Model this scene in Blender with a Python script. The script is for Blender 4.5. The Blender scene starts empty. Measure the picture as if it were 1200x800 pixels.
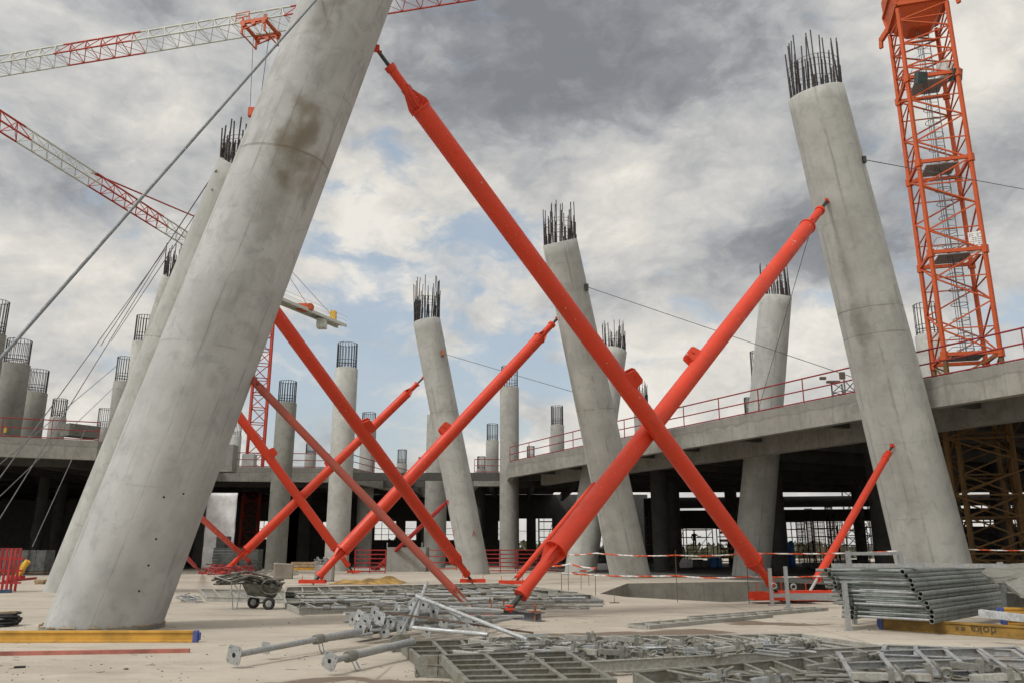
import bpy, math, random
from mathutils import Vector, Matrix
from mathutils.geometry import tessellate_polygon
random.seed(11)
PI = math.pi
sc = bpy.context.scene
col = sc.collection

# ------------------------------------------------------------------ camera
F = 950.0; HOR = 243.0
PITCH = math.atan(HOR / F)
CAMZ = 1.6
cs, sn = math.cos(PITCH), math.sin(PITCH)
CAM = Vector((0, 0, CAMZ))
def ray(px, py):
    u = (px - 600) / F; v = (400 - py) / F
    return Vector((u, cs - v * sn, sn + v * cs))
def P(px, py, z=None, Y=None, t=None):
    d = ray(px, py)
    if t is None:
        t = (z - CAMZ) / d.z if z is not None else Y / d.y
    return CAM + d * t
def G(px, py): return P(px, py, z=0.0)
def depth(p):
    r = p - CAM
    return r.y * cs + r.z * sn
def proj(p):
    r = p - CAM; t = depth(p)
    return 600 + F * r.x / t, 400 - F * (r.z * cs - r.y * sn) / t

cam_d = bpy.data.cameras.new('camera'); cam = bpy.data.objects.new('camera', cam_d); col.objects.link(cam)
cam_d.sensor_width = 36; cam_d.lens = F / 1200 * 36
cam_d.clip_start = 0.1; cam_d.clip_end = 6000
cam.location = CAM; cam.rotation_euler = (PI / 2 + PITCH, 0, 0)
sc.camera = cam

# ------------------------------------------------------------------ materials
MATS = {}
class NT:
    def __init__(s, name):
        s.m = bpy.data.materials.new(name); s.m.use_nodes = True
        s.t = s.m.node_tree; s.n = s.t.nodes; s.l = s.t.links
        s.b = s.n['Principled BSDF']; s.out = s.n['Material Output']
        tc = s.n.new('ShaderNodeTexCoord'); s.obj = tc.outputs['Object']; s.gen = tc.outputs['Generated']
        MATS[name] = s.m
    def link(s, a, b): s.l.new(a, b)
    def val(s, sock, v):
        if hasattr(v, 'links') or isinstance(v, bpy.types.NodeSocket): s.l.new(v, sock)
        else: sock.default_value = v
    def mapping(s, vec, scale=(1, 1, 1), loc=(0, 0, 0)):
        n = s.n.new('ShaderNodeMapping'); s.link(vec, n.inputs[0]); n.inputs['Scale'].default_value = scale; n.inputs['Location'].default_value = loc
        return n.outputs[0]
    def noise(s, vec, scale=1, detail=6, rough=0.55, dist=0.0):
        n = s.n.new('ShaderNodeTexNoise'); s.link(vec, n.inputs['Vector'])
        n.inputs['Scale'].default_value = scale; n.inputs['Detail'].default_value = detail
        n.inputs['Roughness'].default_value = rough; n.inputs['Distortion'].default_value = dist
        return n.outputs[0]
    def voro(s, vec, scale, feature='F1'):
        n = s.n.new('ShaderNodeTexVoronoi'); s.link(vec, n.inputs['Vector']); n.inputs['Scale'].default_value = scale
        n.feature = feature
        return n.outputs[0]
    def ramp(s, x, a, b, lo=0.0, hi=1.0, smooth=True):
        n = s.n.new('ShaderNodeMapRange'); s.val(n.inputs[0], x)
        n.inputs[1].default_value = a; n.inputs[2].default_value = b
        n.inputs[3].default_value = lo; n.inputs[4].default_value = hi
        if smooth: n.interpolation_type = 'SMOOTHSTEP'
        return n.outputs[0]
    def math(s, op, a, b=0.0, c=None):
        n = s.n.new('ShaderNodeMath'); n.operation = op
        s.val(n.inputs[0], a); s.val(n.inputs[1], b)
        if c is not None: s.val(n.inputs[2], c)
        return n.outputs[0]
    def vmath(s, op, a, b):
        n = s.n.new('ShaderNodeVectorMath'); n.operation = op
        s.val(n.inputs[0], a); s.val(n.inputs[1], b)
        return n.outputs['Value'] if op in ('DISTANCE', 'LENGTH', 'DOT_PRODUCT') else n.outputs[0]
    def mix(s, f, a, b, mode='MIX'):
        n = s.n.new('ShaderNodeMix'); n.data_type = 'RGBA'; n.blend_type = mode
        s.val(n.inputs[0], f)
        for sock, v in ((n.inputs[6], a), (n.inputs[7], b)):
            if isinstance(v, bpy.types.NodeSocket): s.link(v, sock)
            else: sock.default_value = (*v, 1)
        return n.outputs[2]
    def sep(s, vec):
        n = s.n.new('ShaderNodeSeparateXYZ'); s.link(vec, n.inputs[0]); return n.outputs
    def bump(s, h, strength=0.3, dist=0.02, prev=None):
        n = s.n.new('ShaderNodeBump'); s.link(h, n.inputs['Height'])
        n.inputs['Strength'].default_value = strength; n.inputs['Distance'].default_value = dist
        if prev is not None: s.link(prev, n.inputs['Normal'])
        s.link(n.outputs[0], s.b.inputs['Normal']); return n.outputs[0]
    def base(s, c, rough=0.8, metal=0.0, spec=None):
        s.val(s.b.inputs['Base Color'], c if isinstance(c, bpy.types.NodeSocket) else (*c, 1))
        s.val(s.b.inputs['Roughness'], rough); s.val(s.b.inputs['Metallic'], metal)
        if spec is not None: s.b.inputs['Specular IOR Level'].default_value = spec
        return s.m

def mul(c, k): return tuple(min(1, x * k) for x in c)

def concrete(name, c=(.33, .325, .30), seams=None, joints=(), blobs=(), streak=0.5, dark=0.62, off=(0, 0, 0), seamcount=0, seamoff=0.043, seamk=1.0, lip=False, tilt=(0, 0)):
    n = NT(name)
    v = n.mapping(n.obj, (1, 1, 1), off)
    big = n.ramp(n.noise(v, 0.55, 5, .55, .4), .3, .7)
    colr = n.mix(big, mul(c, .84), mul(c, 1.12))
    mot = n.ramp(n.noise(v, 2.3, 9, .62, .6), .46, .68)
    colr = n.mix(n.math('MULTIPLY', mot, .46), colr, mul(c, dark))
    lite = n.ramp(n.noise(n.mapping(v, (1.3, 1.3, .6), (7, 3, 1)), 1.4, 7, .6, .8), .54, .72)
    colr = n.mix(n.math('MULTIPLY', lite, .45), colr, mul(c, 1.2))
    st = n.ramp(n.noise(n.mapping(v, (5, 5, .28)), 1.0, 6, .6), .50, .72)
    colr = n.mix(n.math('MULTIPLY', st, streak * .5), colr, mul((c[0], c[1] * .98, c[2] * .92), .66))
    crisp = n.math('MULTIPLY', n.ramp(n.noise(n.mapping(v, (1, 1, .8), (6, 2, 2)), 5.5, 10, .72, .3), .56, .64), n.ramp(n.noise(v, .8, 4), .44, .58))
    colr = n.mix(n.math('MULTIPLY', crisp, .38), colr, mul(c, .58))
    fine = n.noise(v, 34, 4, .7)
    colr = n.mix(n.ramp(fine, .35, .7, .0, .22), colr, mul(c, .72))
    pit = n.ramp(n.voro(n.mapping(v, (1, 1, 1), (3, 1, 5)), 2.6), .028, .045, 1, 0)
    pitm = n.math('MULTIPLY', pit, n.ramp(n.noise(v, .9, 3), .5, .58))
    colr = n.mix(n.math('MULTIPLY', pitm, .85), colr, mul(c, .18))
    hgt = n.math('ADD', n.math('MULTIPLY', n.noise(v, 3, 8, .6), .6), n.math('MULTIPLY', fine, .12))
    xyz = n.sep(n.obj)
    if tilt != (0, 0):
        xyz = [xyz[0], xyz[1], n.math('ADD', xyz[2], n.math('ADD', n.math('MULTIPLY', xyz[0], tilt[0]), n.math('MULTIPLY', xyz[1], tilt[1])))]
    wob = n.noise(v, 1.1, 5, .6)
    if seamcount:
        ang = n.math('ARCTAN2', xyz[1], xyz[0])
        a = n.math('ADD', ang, n.math('MULTIPLY', n.math('SUBTRACT', wob, .5), .10))
        a = n.math('ADD', n.math('DIVIDE', a, 2 * PI), seamoff)
        fr = n.math('FRACT', n.math('MULTIPLY', a, seamcount))
        dd = n.math('ABSOLUTE', n.math('SUBTRACT', fr, .5))
        ln = n.ramp(dd, .003, .012, 1, 0)
        soft = n.ramp(dd, .0, .075, 1, 0)
        idx = n.math('FLOOR', n.math('MULTIPLY', a, seamcount))
        zi = n.math('FLOOR', n.math('DIVIDE', xyz[2], 3.1))
        cb = n.n.new('ShaderNodeCombineXYZ'); n.link(idx, cb.inputs[0]); n.link(zi, cb.inputs[1])
        wh = n.n.new('ShaderNodeTexWhiteNoise'); wh.noise_dimensions = '3D'; n.link(cb.outputs[0], wh.inputs[0])
        colr = n.mix(n.math('MULTIPLY', wh.outputs[0], .30), colr, mul(c, .72))
        zf = n.math('ABSOLUTE', n.math('SUBTRACT', n.math('FRACT', n.math('DIVIDE', n.math('ADD', xyz[2], n.math('MULTIPLY', wob, .10)), 3.1)), .5))
        zl_ = n.math('MULTIPLY', n.ramp(zf, .490, .499, 0, 1), n.ramp(n.noise(v, 1.7, 4), .48, .6))
        colr = n.mix(n.math('MULTIPLY', zl_, .45), colr, mul(c, .5))
        bh = n.math('MULTIPLY', n.ramp(n.voro(v, 8.0), .05, .09, 1, 0), n.ramp(n.noise(v, 1.6, 4), .50, .58))
        colr = n.mix(n.math('MULTIPLY', bh, .55), colr, mul(c, .4))
        dr = n.math('MULTIPLY', n.ramp(n.noise(n.mapping(v, (9, 9, .35), (3, 3, 8)), 1.0, 4, .6), .60, .68), n.ramp(n.noise(v, .45, 4), .46, .6))
        colr = n.mix(n.math('MULTIPLY', dr, .55), colr, mul(c, .52))
        msk = n.ramp(n.noise(n.mapping(v, (.4, .4, .5), (2, 9, 4)), 1.1, 5, .65), .42, .60)
        colr = n.mix(n.math('MULTIPLY', n.math('MULTIPLY', ln, msk), .75 * seamk), colr, mul(c, .32))
        colr = n.mix(n.math('MULTIPLY', n.math('MULTIPLY', soft, msk), .50), colr, mul(c, .58))
        hgt = n.math('SUBTRACT', hgt, n.math('MULTIPLY', ln, .25))
    if lip:
        zz_ = n.math('ADD', xyz[2], n.math('MULTIPLY', n.math('SUBTRACT', n.noise(n.mapping(v, (.5, .5, 1)), 1.5, 6, .7), .5), .7))
        lp = n.ramp(zz_, 8.02, 8.10, 0, 1)
        colr = n.mix(n.math('MULTIPLY', lp, .38), colr, mul(c, .66))
        ed = n.math('MULTIPLY', n.ramp(n.math('ABSOLUTE', n.math('SUBTRACT', zz_, 8.06)), .01, .07, 1, 0), .5)
        colr = n.mix(ed, colr, mul(c, .5))
        jn = n.ramp(n.math('ABSOLUTE', n.math('SUBTRACT', n.math('FRACT', n.math('DIVIDE', n.math('ADD', xyz[0], n.math('MULTIPLY', wob, .08)), 2.7)), .5)), .494, .499, 0, 1)
        colr = n.mix(n.math('MULTIPLY', jn, .35), colr, mul(c, .45))
    for (hz, wdt) in joints:
        d = n.math('ABSOLUTE', n.math('SUBTRACT', n.math('ADD', xyz[2], n.math('MULTIPLY', n.math('SUBTRACT', wob, .5), .12)), hz))
        ln = n.ramp(d, .012, .045, 1, 0)
        colr = n.mix(n.math('MULTIPLY', ln, n.ramp(n.noise(v, 2.0, 4), .35, .6, .05, .6)), colr, mul((c[0], c[1] * .95, c[2] * .85), .38))
        band = n.math('MULTIPLY', n.ramp(d, .0, wdt, 1, 0), n.ramp(n.noise(n.mapping(v, (2.2, 2.2, .5), (5, 5, 5)), 1, 6, .6), .46, .66))
        colr = n.mix(n.math('MULTIPLY', band, .55), colr, mul((c[0], c[1] * .9, c[2] * .76), .55))
        hgt = n.math('SUBTRACT', hgt, n.math('MULTIPLY', ln, .3))
    for (pt, r, k, tint) in blobs:
        w = n.vmath('ADD', n.mapping(n.obj, (1, 1, .42)), (0, 0, 0))
        nn = n.n.new('ShaderNodeTexNoise'); n.link(v, nn.inputs['Vector']); nn.inputs['Scale'].default_value = 1.6; nn.inputs['Detail'].default_value = 7
        off3 = n.vmath('MULTIPLY', n.vmath('SUBTRACT', nn.outputs['Color'], (.5, .5, .5)), (r * 2.2,) * 3)
        w = n.vmath('ADD', w, off3)
        d = n.vmath('DISTANCE', w, (pt[0], pt[1], pt[2] * .42))
        m = n.ramp(d, r * .25, r, 1, 0)
        colr = n.mix(n.math('MULTIPLY', m, k), colr, tint)
    n.base(colr, .82, spec=.3)
    n.bump(hgt, .55, .03)
    return n.m

def paint(name, c, rough=.38, chip=(.42, .36, .32), amt=.5, scale=3.0, fade=.25, spec=.4):
    n = NT(name)
    a = n.noise(n.obj, 1.3, 5, .6)
    colr = n.mix(n.ramp(a, .35, .7, 0, fade), c, mul((c[0] * .8, c[1] * 1.1 + .012, c[2] * 1.2 + .012), .84))
    ch = n.math('MULTIPLY', n.ramp(n.voro(n.obj, scale), .05, .09, 1, 0), n.ramp(n.noise(n.obj, 2.1, 3), .5, .56))
    ch2 = n.math('MULTIPLY', n.ramp(n.noise(n.obj, scale * .9, 4, .6), .70, .73), .8)
    colr = n.mix(n.math('MULTIPLY', n.math('MAXIMUM', ch, ch2), amt), colr, chip)
    fine = n.math('MULTIPLY', n.ramp(n.voro(n.mapping(n.obj, (1, 1, 1), (5, 5, 5)), scale * 2.7), .06, .10, 1, 0), n.ramp(n.noise(n.obj, 1.4, 4), .46, .54))
    colr = n.mix(n.math('MULTIPLY', fine, amt * .8), colr, mul(chip, 1.15))
    dirt = n.ramp(n.noise(n.mapping(n.obj, (1, 1, .35), (2, 2, 2)), 2.6, 7, .65), .50, .74)
    colr = n.mix(n.math('MULTIPLY', dirt, .42), colr, mul((c[0] * .62, c[1] * .9 + .006, c[2] + .004), .8))
    n.base(colr, n.ramp(a, .3, .7, rough, rough + .2), spec=spec)
    return n.m

def galv(name, c=(.42, .43, .43), rough=.5, metal=.5, dirt=(.30, .27, .22), amt=.6):
    n = NT(name)
    a = n.noise(n.obj, 3.5, 8, .65); b = n.noise(n.obj, 26, 4, .6)
    colr = n.mix(n.ramp(b, .35, .65), mul(c, .82), mul(c, 1.15))
    m = n.ramp(a, .47, .66)
    colr = n.mix(n.math('MULTIPLY', m, amt), colr, dirt)
    n.base(colr, n.ramp(a, .4, .7, rough, .85), n.ramp(a, .45, .62, metal, metal * .2))
    n.bump(n.noise(n.obj, 22, 5), .25, .01)
    return n.m

def plain(name, c, rough=.7, metal=0, var=.25, scale=5):
    n = NT(name)
    a = n.noise(n.obj, scale, 7, .6)
    n.base(n.mix(n.ramp(a, .35, .68), mul(c, 1 + var), mul(c, 1 - var)), rough, metal)
    n.bump(a, .2, .01)
    return n.m

RED = (.62, .045, .014)
M = {}
M['strut'] = paint('orange_red_paint', RED, amt=.85, chip=(.50, .40, .34))
M['strut_faded'] = paint('faded_red_paint', (.42, .085, .055), rough=.55, chip=(.38, .27, .23), amt=.9, scale=4, fade=.9)
M['rod'] = plain('dark_oiled_steel', (.05, .055, .05), .45, .6)
M['rodlight'] = galv('zinc_rod', (.55, .55, .53), .35, .7, amt=.25)
M['crane_red'] = paint('crane_orange_red', (.53, .085, .018), rough=.5, amt=.2, fade=.35)
M['crane_dred'] = paint('crane_deep_red', (.48, .055, .03), rough=.55, amt=.2, fade=.3)
M['crane_white'] = paint('crane_off_white', (.62, .62, .56), rough=.55, chip=(.3, .2, .15), amt=.5)
M['crane_ochre'] = paint('crane_ochre', (.17, .085, .025), rough=.6, amt=.5, fade=.5)
M['rail'] = paint('rail_dark_red', (.27, .02, .025), rough=.5, amt=.3)
M['rebar'] = plain('dark_rebar', (.055, .05, .05), .75, .3, .35, 9)
M['rebar_rust'] = plain('brownish_rebar', (.11, .075, .055), .8, .2, .35, 9)
M['galv'] = galv('galvanised_steel', (.33, .345, .35))
M['galv_b'] = galv('bright_galvanised_steel', (.47, .49, .50), .38, .7, amt=.3)
M['galv_g'] = galv('grey_green_tube', (.20, .225, .215), .48, .45, (.14, .12, .09), .55)
M['form'] = galv('dusty_formwork_steel', (.20, .20, .175), .7, .15, (.12, .10, .065), .75)
M['form_l'] = galv('cement_coated_steel', (.33, .325, .295), .75, .1, (.21, .19, .15), .6)
M['form_d'] = plain('cement_crusted_board', (.27, .25, .21), .9, 0, .35, 4)
M['beamyellow'] = plain('yellow_formwork_timber', (.50, .27, .035), .5, 0, .18, 3)
M['beamshade'] = plain('shaded_yellow_formwork_timber', (.23, .13, .02), .6, 0, .3, 3)  # darker copy of the yellow timber with shade painted in
M['blue'] = plain('blue_plastic', (.05, .07, .22), .5, 0, .2)
M['barrel'] = plain('blue_barrel_plastic', (.03, .14, .42), .4, 0, .15)
M['black'] = plain('black_rubber', (.02, .02, .02), .7, 0, .3)
M['cable'] = galv('steel_cable', (.23, .25, .26), .5, .5, (.14, .14, .14), .4)
M['wire'] = plain('thin_dark_wire', (.12, .12, .12), .6, .3)
M['hose'] = plain('grey_dusty_hose', (.12, .115, .095), .8, 0, .45, 6)
M['barrow'] = plain('olive_barrow_tray', (.085, .082, .065), .7, .2, .4, 5)
M['wood'] = plain('weathered_wood', (.34, .25, .15), .85, 0, .3, 6)
M['tarpy'] = plain('yellow_tarp', (.34, .21, .055), .7, 0, .4, 3)
M['sheet'] = plain('white_sheeting', (.72, .72, .72), .6, 0, .12, 2)
M['block'] = plain('grey_block', (.23, .235, .23), .9, 0, .25, 3)
M['block_d'] = plain('dark_grey_block', (.085, .095, .09), .9, 0, .3, 3)
M['barrier'] = paint('barrier_red', (.42, .03, .03), rough=.55, amt=.3)
M['rebarred'] = paint('red_scaffold_bits', (.30, .045, .045), rough=.6, amt=.6)
M['yellow'] = plain('safety_yellow', (.62, .36, .03), .5, 0, .2)
M['tan'] = plain('tan_mortar', (.36, .27, .17), .9, 0, .3, 8)
M['clothes'] = plain('dark_work_clothes', (.02, .022, .03), .9)
M['skin'] = plain('skin_tone', (.35, .20, .14), .6)
M['plank'] = plain('orange_plank', (.50, .27, .08), .8, 0, .3, 2)
M['paper'] = plain('white_sign_board', (.70, .70, .68), .6, 0, .06)
M['ink'] = plain('grey_ink', (.25, .26, .27), .7)
M['ink_brown'] = plain('dark_brown_ink', (.07, .05, .02), .7)
M['hole'] = plain('dark_hollow', (.012, .012, .012), .95)
M['cwhite'] = plain('cabin_white', (.68, .70, .68), .5, 0, .1)
M['ibeam'] = galv('rusty_blue_steel_beam', (.15, .17, .19), .6, .4, (.16, .10, .07), .8)
M['rust'] = plain('rusty_steel', (.28, .10, .05), .8, .2, .4, 8)
M['markred'] = plain('red_marking_paint', (.40, .07, .06), .8)
M['deck'] = concrete('deck_concrete', (.28, .272, .245), streak=1.5, dark=.45, lip=True)
M['deck_shade'] = concrete('shaded_underside_concrete', (.085, .083, .077), streak=.5, dark=.5)  # deck concrete darkened, shade of the interior put into the colour
M['col_s'] = concrete('small_column_concrete', (.30, .295, .272), streak=.8, dark=.58)
M['col_d'] = concrete('greenish_column_concrete', (.22, .218, .192), streak=.9, dark=.55)
M['col_l'] = concrete('light_column_concrete', (.42, .42, .39), streak=.5, dark=.66)
M['pitwall'] = concrete('pit_wall_concrete', (.23, .222, .195), streak=1.3, dark=.5)
M['dark'] = concrete('shade_darkened_concrete', (.05, .048, .044), streak=1)  # far beams and walls under the deck, their shade painted into the colour
M['foliage'] = plain('far_foliage', (.085, .085, .05), .9, 0, .4, .3)

def tape_mat():
    n = NT('barrier_tape')
    uv = n.n.new('ShaderNodeUVMap')
    x = n.sep(uv.outputs[0])
    s_ = n.math('FRACT', n.math('ADD', n.math('MULTIPLY', x[0], 1.0), n.math('MULTIPLY', x[1], .18)))
    n.base(n.mix(n.math('GREATER_THAN', s_, .5), (.74, .71, .68), (.62, .085, .02)), .45)
    return n.m
M['tape'] = tape_mat()

# ------------------------------------------------------------------ mesh builder
def frame_of(d, up=Vector((0, 0, 1))):
    d = d.normalized()
    if abs(d.dot(up)) > .999: up = Vector((0, 1, 0)) if abs(d.y) < .9 else Vector((1, 0, 0))
    x = up.cross(d).normalized(); y = d.cross(x).normalized()
    return x, y, d
class MB:
    def __init__(s): s.v = []; s.f = []; s.sm = []; s.uv = None
    def add(s, vs, fs, smooth=False):
        o = len(s.v); s.v += [Vector(p) for p in vs]
        for f in fs: s.f.append([o + i for i in f]); s.sm.append(smooth)
        return s
    def box(s, c, size, R=None, bev=0):
        c = Vector(c); hx, hy, hz = [a / 2 for a in size]
        vs = [Vector((x, y, z)) for z in (-hz, hz) for y in (-hy, hy) for x in (-hx, hx)]
        if R is not None: vs = [R @ p for p in vs]
        return s.add([c + p for p in vs], [(0, 2, 3, 1), (4, 5, 7, 6), (0, 1, 5, 4), (2, 6, 7, 3), (0, 4, 6, 2), (1, 3, 7, 5)])
    def bar(s, p, q, w, h, up=Vector((0, 0, 1))):
        p = Vector(p); q = Vector(q); x, y, d = frame_of(q - p, up)
        vs = [e + x * (a * w / 2) + y * (b * h / 2) for e in (p, q) for a, b in ((-1, -1), (1, -1), (1, 1), (-1, 1))]
        return s.add(vs, [(0, 3, 2, 1), (4, 5, 6, 7), (0, 1, 5, 4), (1, 2, 6, 5), (2, 3, 7, 6), (3, 0, 4, 7)])
    def tube(s, p, q, r0, r1=None, n=10, caps=True):
        p = Vector(p); q = Vector(q); r1 = r0 if r1 is None else r1
        x, y, d = frame_of(q - p)
        ring = lambda e, r: [e + (x * math.cos(2 * PI * i / n) + y * math.sin(2 * PI * i / n)) * r for i in range(n)]
        s.add(ring(p, r0) + ring(q, r1), [(i, (i + 1) % n, n + (i + 1) % n, n + i) for i in range(n)], n > 4)
        if caps:
            s.add(ring(p, r0), [list(range(n))[::-1]]); s.add(ring(q, r1), [list(range(n))])
        return s
    def pipe(s, p, q, r, wall=.2, n=14):
        """open-ended tube with inner wall"""
        p = Vector(p); q = Vector(q); x, y, d = frame_of(q - p); ri = r * (1 - wall)
        ring = lambda e, rr: [e + (x * math.cos(2 * PI * i / n) + y * math.sin(2 * PI * i / n)) * rr for i in range(n)]
        s.add(ring(p, r) + ring(q, r), [(i, (i + 1) % n, n + (i + 1) % n, n + i) for i in range(n)], True)
        s.add(ring(p, ri) + ring(q, ri), [(i, n + i, n + (i + 1) % n, (i + 1) % n) for i in range(n)], True)
        for e, fl in ((p, 1), (q, 0)):
            s.add(ring(e, r) + ring(e, ri), [((i, n + i, n + (i + 1) % n, (i + 1) % n) if fl else (i, (i + 1) % n, n + (i + 1) % n, n + i)) for i in range(n)])
        return s
    def path(s, pts, r, n=6, closed=False):
        pts = [Vector(p) for p in pts]; N = len(pts); vs = []; fs = []
        for i, p in enumerate(pts):
            a = pts[i - 1] if (i > 0 or closed) else p
            b = pts[(i + 1) % N] if (i < N - 1 or closed) else p
            d = (b - a)
            if d.length < 1e-6: d = Vector((0, 0, 1))
            x, y, _ = frame_of(d)
            vs += [p + (x * math.cos(2 * PI * k / n) + y * math.sin(2 * PI * k / n)) * r for k in range(n)]
        for i in range(N if closed else N - 1):
            j = (i + 1) % N
            for k in range(n):
                fs.append((i * n + k, i * n + (k + 1) % n, j * n + (k + 1) % n, j * n + k))
        s.add(vs, fs, True)
        if not closed:
            s.add(vs[:n], [list(range(n))[::-1]]); s.add(vs[-n:], [list(range(n))])
        return s
    def ring(s, c, nrm, R, r, n=20, m=6):
        x, y, _ = frame_of(Vector(nrm))
        return s.path([Vector(c) + (x * math.cos(2 * PI * i / n) + y * math.sin(2 * PI * i / n)) * R for i in range(n)], r, m, True)
    def lathe(s, prof, n=48, cap0=True, cap1=True):
        vs = []; fs = []
        for r, z in prof: vs += [Vector((r * math.cos(2 * PI * i / n), r * math.sin(2 * PI * i / n), z)) for i in range(n)]
        for j in range(len(prof) - 1):
            for i in range(n): fs.append((j * n + i, j * n + (i + 1) % n, (j + 1) * n + (i + 1) % n, (j + 1) * n + i))
        s.add(vs, fs, True)
        if cap0: s.add(vs[:n], [list(range(n))[::-1]])
        if cap1: s.add(vs[-n:], [list(range(n))])
        return s
    def prism(s, poly, z0, z1, top=True, bottom=True):
        """poly: list of (x,y), any simple polygon"""
        n = len(poly); A = sum(poly[i][0] * poly[(i + 1) % n][1] - poly[(i + 1) % n][0] * poly[i][1] for i in range(n))
        if A < 0: poly = poly[::-1]
        lo = [Vector((p[0], p[1], z0)) for p in poly]; hi = [Vector((p[0], p[1], z1)) for p in poly]
        for i in range(n):
            j = (i + 1) % n
            s.add([lo[i], lo[j], hi[j], hi[i]], [(0, 1, 2, 3)])
        tri = tessellate_polygon([lo])
        if top: s.add(hi, [t if Vector.cross(hi[t[1]] - hi[t[0]], hi[t[2]] - hi[t[0]]).z > 0 else t[::-1] for t in tri])
        if bottom: s.add(lo, [t if Vector.cross(lo[t[1]] - lo[t[0]], lo[t[2]] - lo[t[0]]).z < 0 else t[::-1] for t in tri])
        return s
    def build(s, name, mat, parent=None, Mx=None, bevel=0):
        me = bpy.data.meshes.new(name)
        if Mx is None:
            if parent is not None: L = Vector(parent.get('_w', parent.location)) if not parent.parent else world_loc(parent)
            else:
                xs = [p.x for p in s.v]; ys = [p.y for p in s.v]; zs = [p.z for p in s.v]
                L = Vector(((min(xs) + max(xs)) / 2, (min(ys) + max(ys)) / 2, min(zs)))
            vs = [p - L for p in s.v]
        else: vs = s.v
        me.from_pydata([tuple(p) for p in vs], [], s.f)
        me.polygons.foreach_set('use_smooth', s.sm)
        if s.uv:
            uvl = me.uv_layers.new(name='UVMap'); flat = []
            for f in s.uv: flat += [c for uvp in f for c in uvp]
            uvl.data.foreach_set('uv', flat)
        me.materials.append(mat); me.update()
        o = bpy.data.objects.new(name, me); col.objects.link(o)
        if parent is not None:
            o.parent = parent
            if Mx is not None:
                o.matrix_basis = Matrix.Translation(-world_loc(parent)) @ Mx
        elif Mx is not None: o.matrix_basis = Mx
        else: o.location = L
        if bevel:
            b = o.modifiers.new('bevel', 'BEVEL'); b.width = bevel; b.segments = 2; b.limit_method = 'ANGLE'
        return o
def world_loc(o):
    L = Vector((0, 0, 0))
    while o is not None: L += o.location; o = o.parent
    return L
def thing(name, label, cat, loc=(0, 0, 0), group=None):
    o = bpy.data.objects.new(name, None); col.objects.link(o); o.location = Vector(loc); o.empty_display_size = .2
    return tag(o, label, cat, group)
def tag(o, label=None, cat=None, group=None, kind=None):
    if label: o['label'] = label
    if cat: o['category'] = cat; o['kind'] = 'thing'
    if group: o['group'] = group
    if kind: o['kind'] = kind
    return o
def axisM(p, q):
    x, y, d = frame_of(Vector(q) - Vector(p))
    R = Matrix((x, y, d)).transposed().to_4x4()
    return Matrix.Translation(Vector(p)) @ R

# ------------------------------------------------------------------ sky and sun
SUN_EL, SUN_AZ = math.radians(50), math.radians(232)      # azimuth clockwise from +Y : behind the camera, to the left
w = bpy.data.worlds.new('World'); sc.world = w; w.use_nodes = True
class WN(NT):
    def __init__(s, w):
        s.t = w.node_tree; s.n = s.t.nodes; s.l = s.t.links
wn = WN(w)
bg = wn.n['Background']
tc = wn.n.new('ShaderNodeTexCoord')
DIR = tc.outputs['Generated']
sky = wn.n.new('ShaderNodeTexSky'); sky.sky_type = 'NISHITA'; sky.sun_disc = False
sky.sun_elevation = SUN_EL; sky.sun_rotation = SUN_AZ; sky.air_density = 1.2; sky.dust_density = 2.5; sky.ozone_density = 1.5
def wnoise(vec, scale, det, rough, dist=0):
    return wn.noise(vec, scale, det, rough, dist)
nn = wn.n.new('ShaderNodeTexNoise'); wn.link(wn.mapping(DIR, (1, 1, 1.7)), nn.inputs['Vector']); nn.inputs['Scale'].default_value = 4.5; nn.inputs['Detail'].default_value = 8; nn.inputs['Roughness'].default_value = .58
warp = wn.vmath('ADD', DIR, wn.vmath('MULTIPLY', wn.vmath('SUBTRACT', nn.outputs['Color'], (.5, .5, .5)), (.17, .17, .12)))
def dirv(px, py): return tuple(ray(px, py).normalized())
def blob(px, py, r, inner=.2, sx=1.0, sz=1.0):
    c = dirv(px, py)
    d = wn.vmath('SUBTRACT', warp, c); d = wn.vmath('MULTIPLY', d, (1 / sx, 1, 1 / sz))
    return wn.ramp(wn.vmath('LENGTH', d, (0, 0, 0)), r / F * inner, r / F, 1, 0)
# brightness field: fBM plus broad cloud masses seen in the photograph
BILK = 1.35
fb = wn.noise(wn.mapping(DIR, (1, 1, 2.1), (3.1, 1.7, .4)), 3.3, 10, .60, .25)
fb2 = wn.noise(wn.mapping(warp, (1, 1, 1.6), (8.1, 2.2, 5.0)), 9.0, 9, .62, .1)
B = wn.math('ADD', wn.math('MULTIPLY', wn.math('SUBTRACT', fb, .5), 1.05), wn.math('MULTIPLY', wn.math('SUBTRACT', fb2, .5), .85))
fb3 = wn.noise(wn.mapping(warp, (1, 1, 1.5), (2.1, 6.2, 1.0)), 24.0, 8, .6, .2)
B = wn.math('ADD', B, wn.math('MULTIPLY', wn.math('SUBTRACT', fb3, .5), .28))
def billow(sc_, loc, det):
    vn = wn.n.new('ShaderNodeTexVoronoi'); vn.feature = 'SMOOTH_F1'; wn.link(wn.mapping(warp2, (1, 1, 1.5), loc), vn.inputs['Vector'])
    vn.inputs['Scale'].default_value = sc_; vn.inputs['Detail'].default_value = det; vn.inputs['Roughness'].default_value = .62; vn.inputs['Smoothness'].default_value = .35; vn.normalize = True
    return vn.outputs[0]
n3 = wn.n.new('ShaderNodeTexNoise'); wn.link(DIR, n3.inputs['Vector']); n3.inputs['Scale'].default_value = 9; n3.inputs['Detail'].default_value = 6
warp2 = wn.vmath('ADD', warp, wn.vmath('MULTIPLY', wn.vmath('SUBTRACT', n3.outputs['Color'], (.5, .5, .5)), (.08, .08, .08)))
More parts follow.
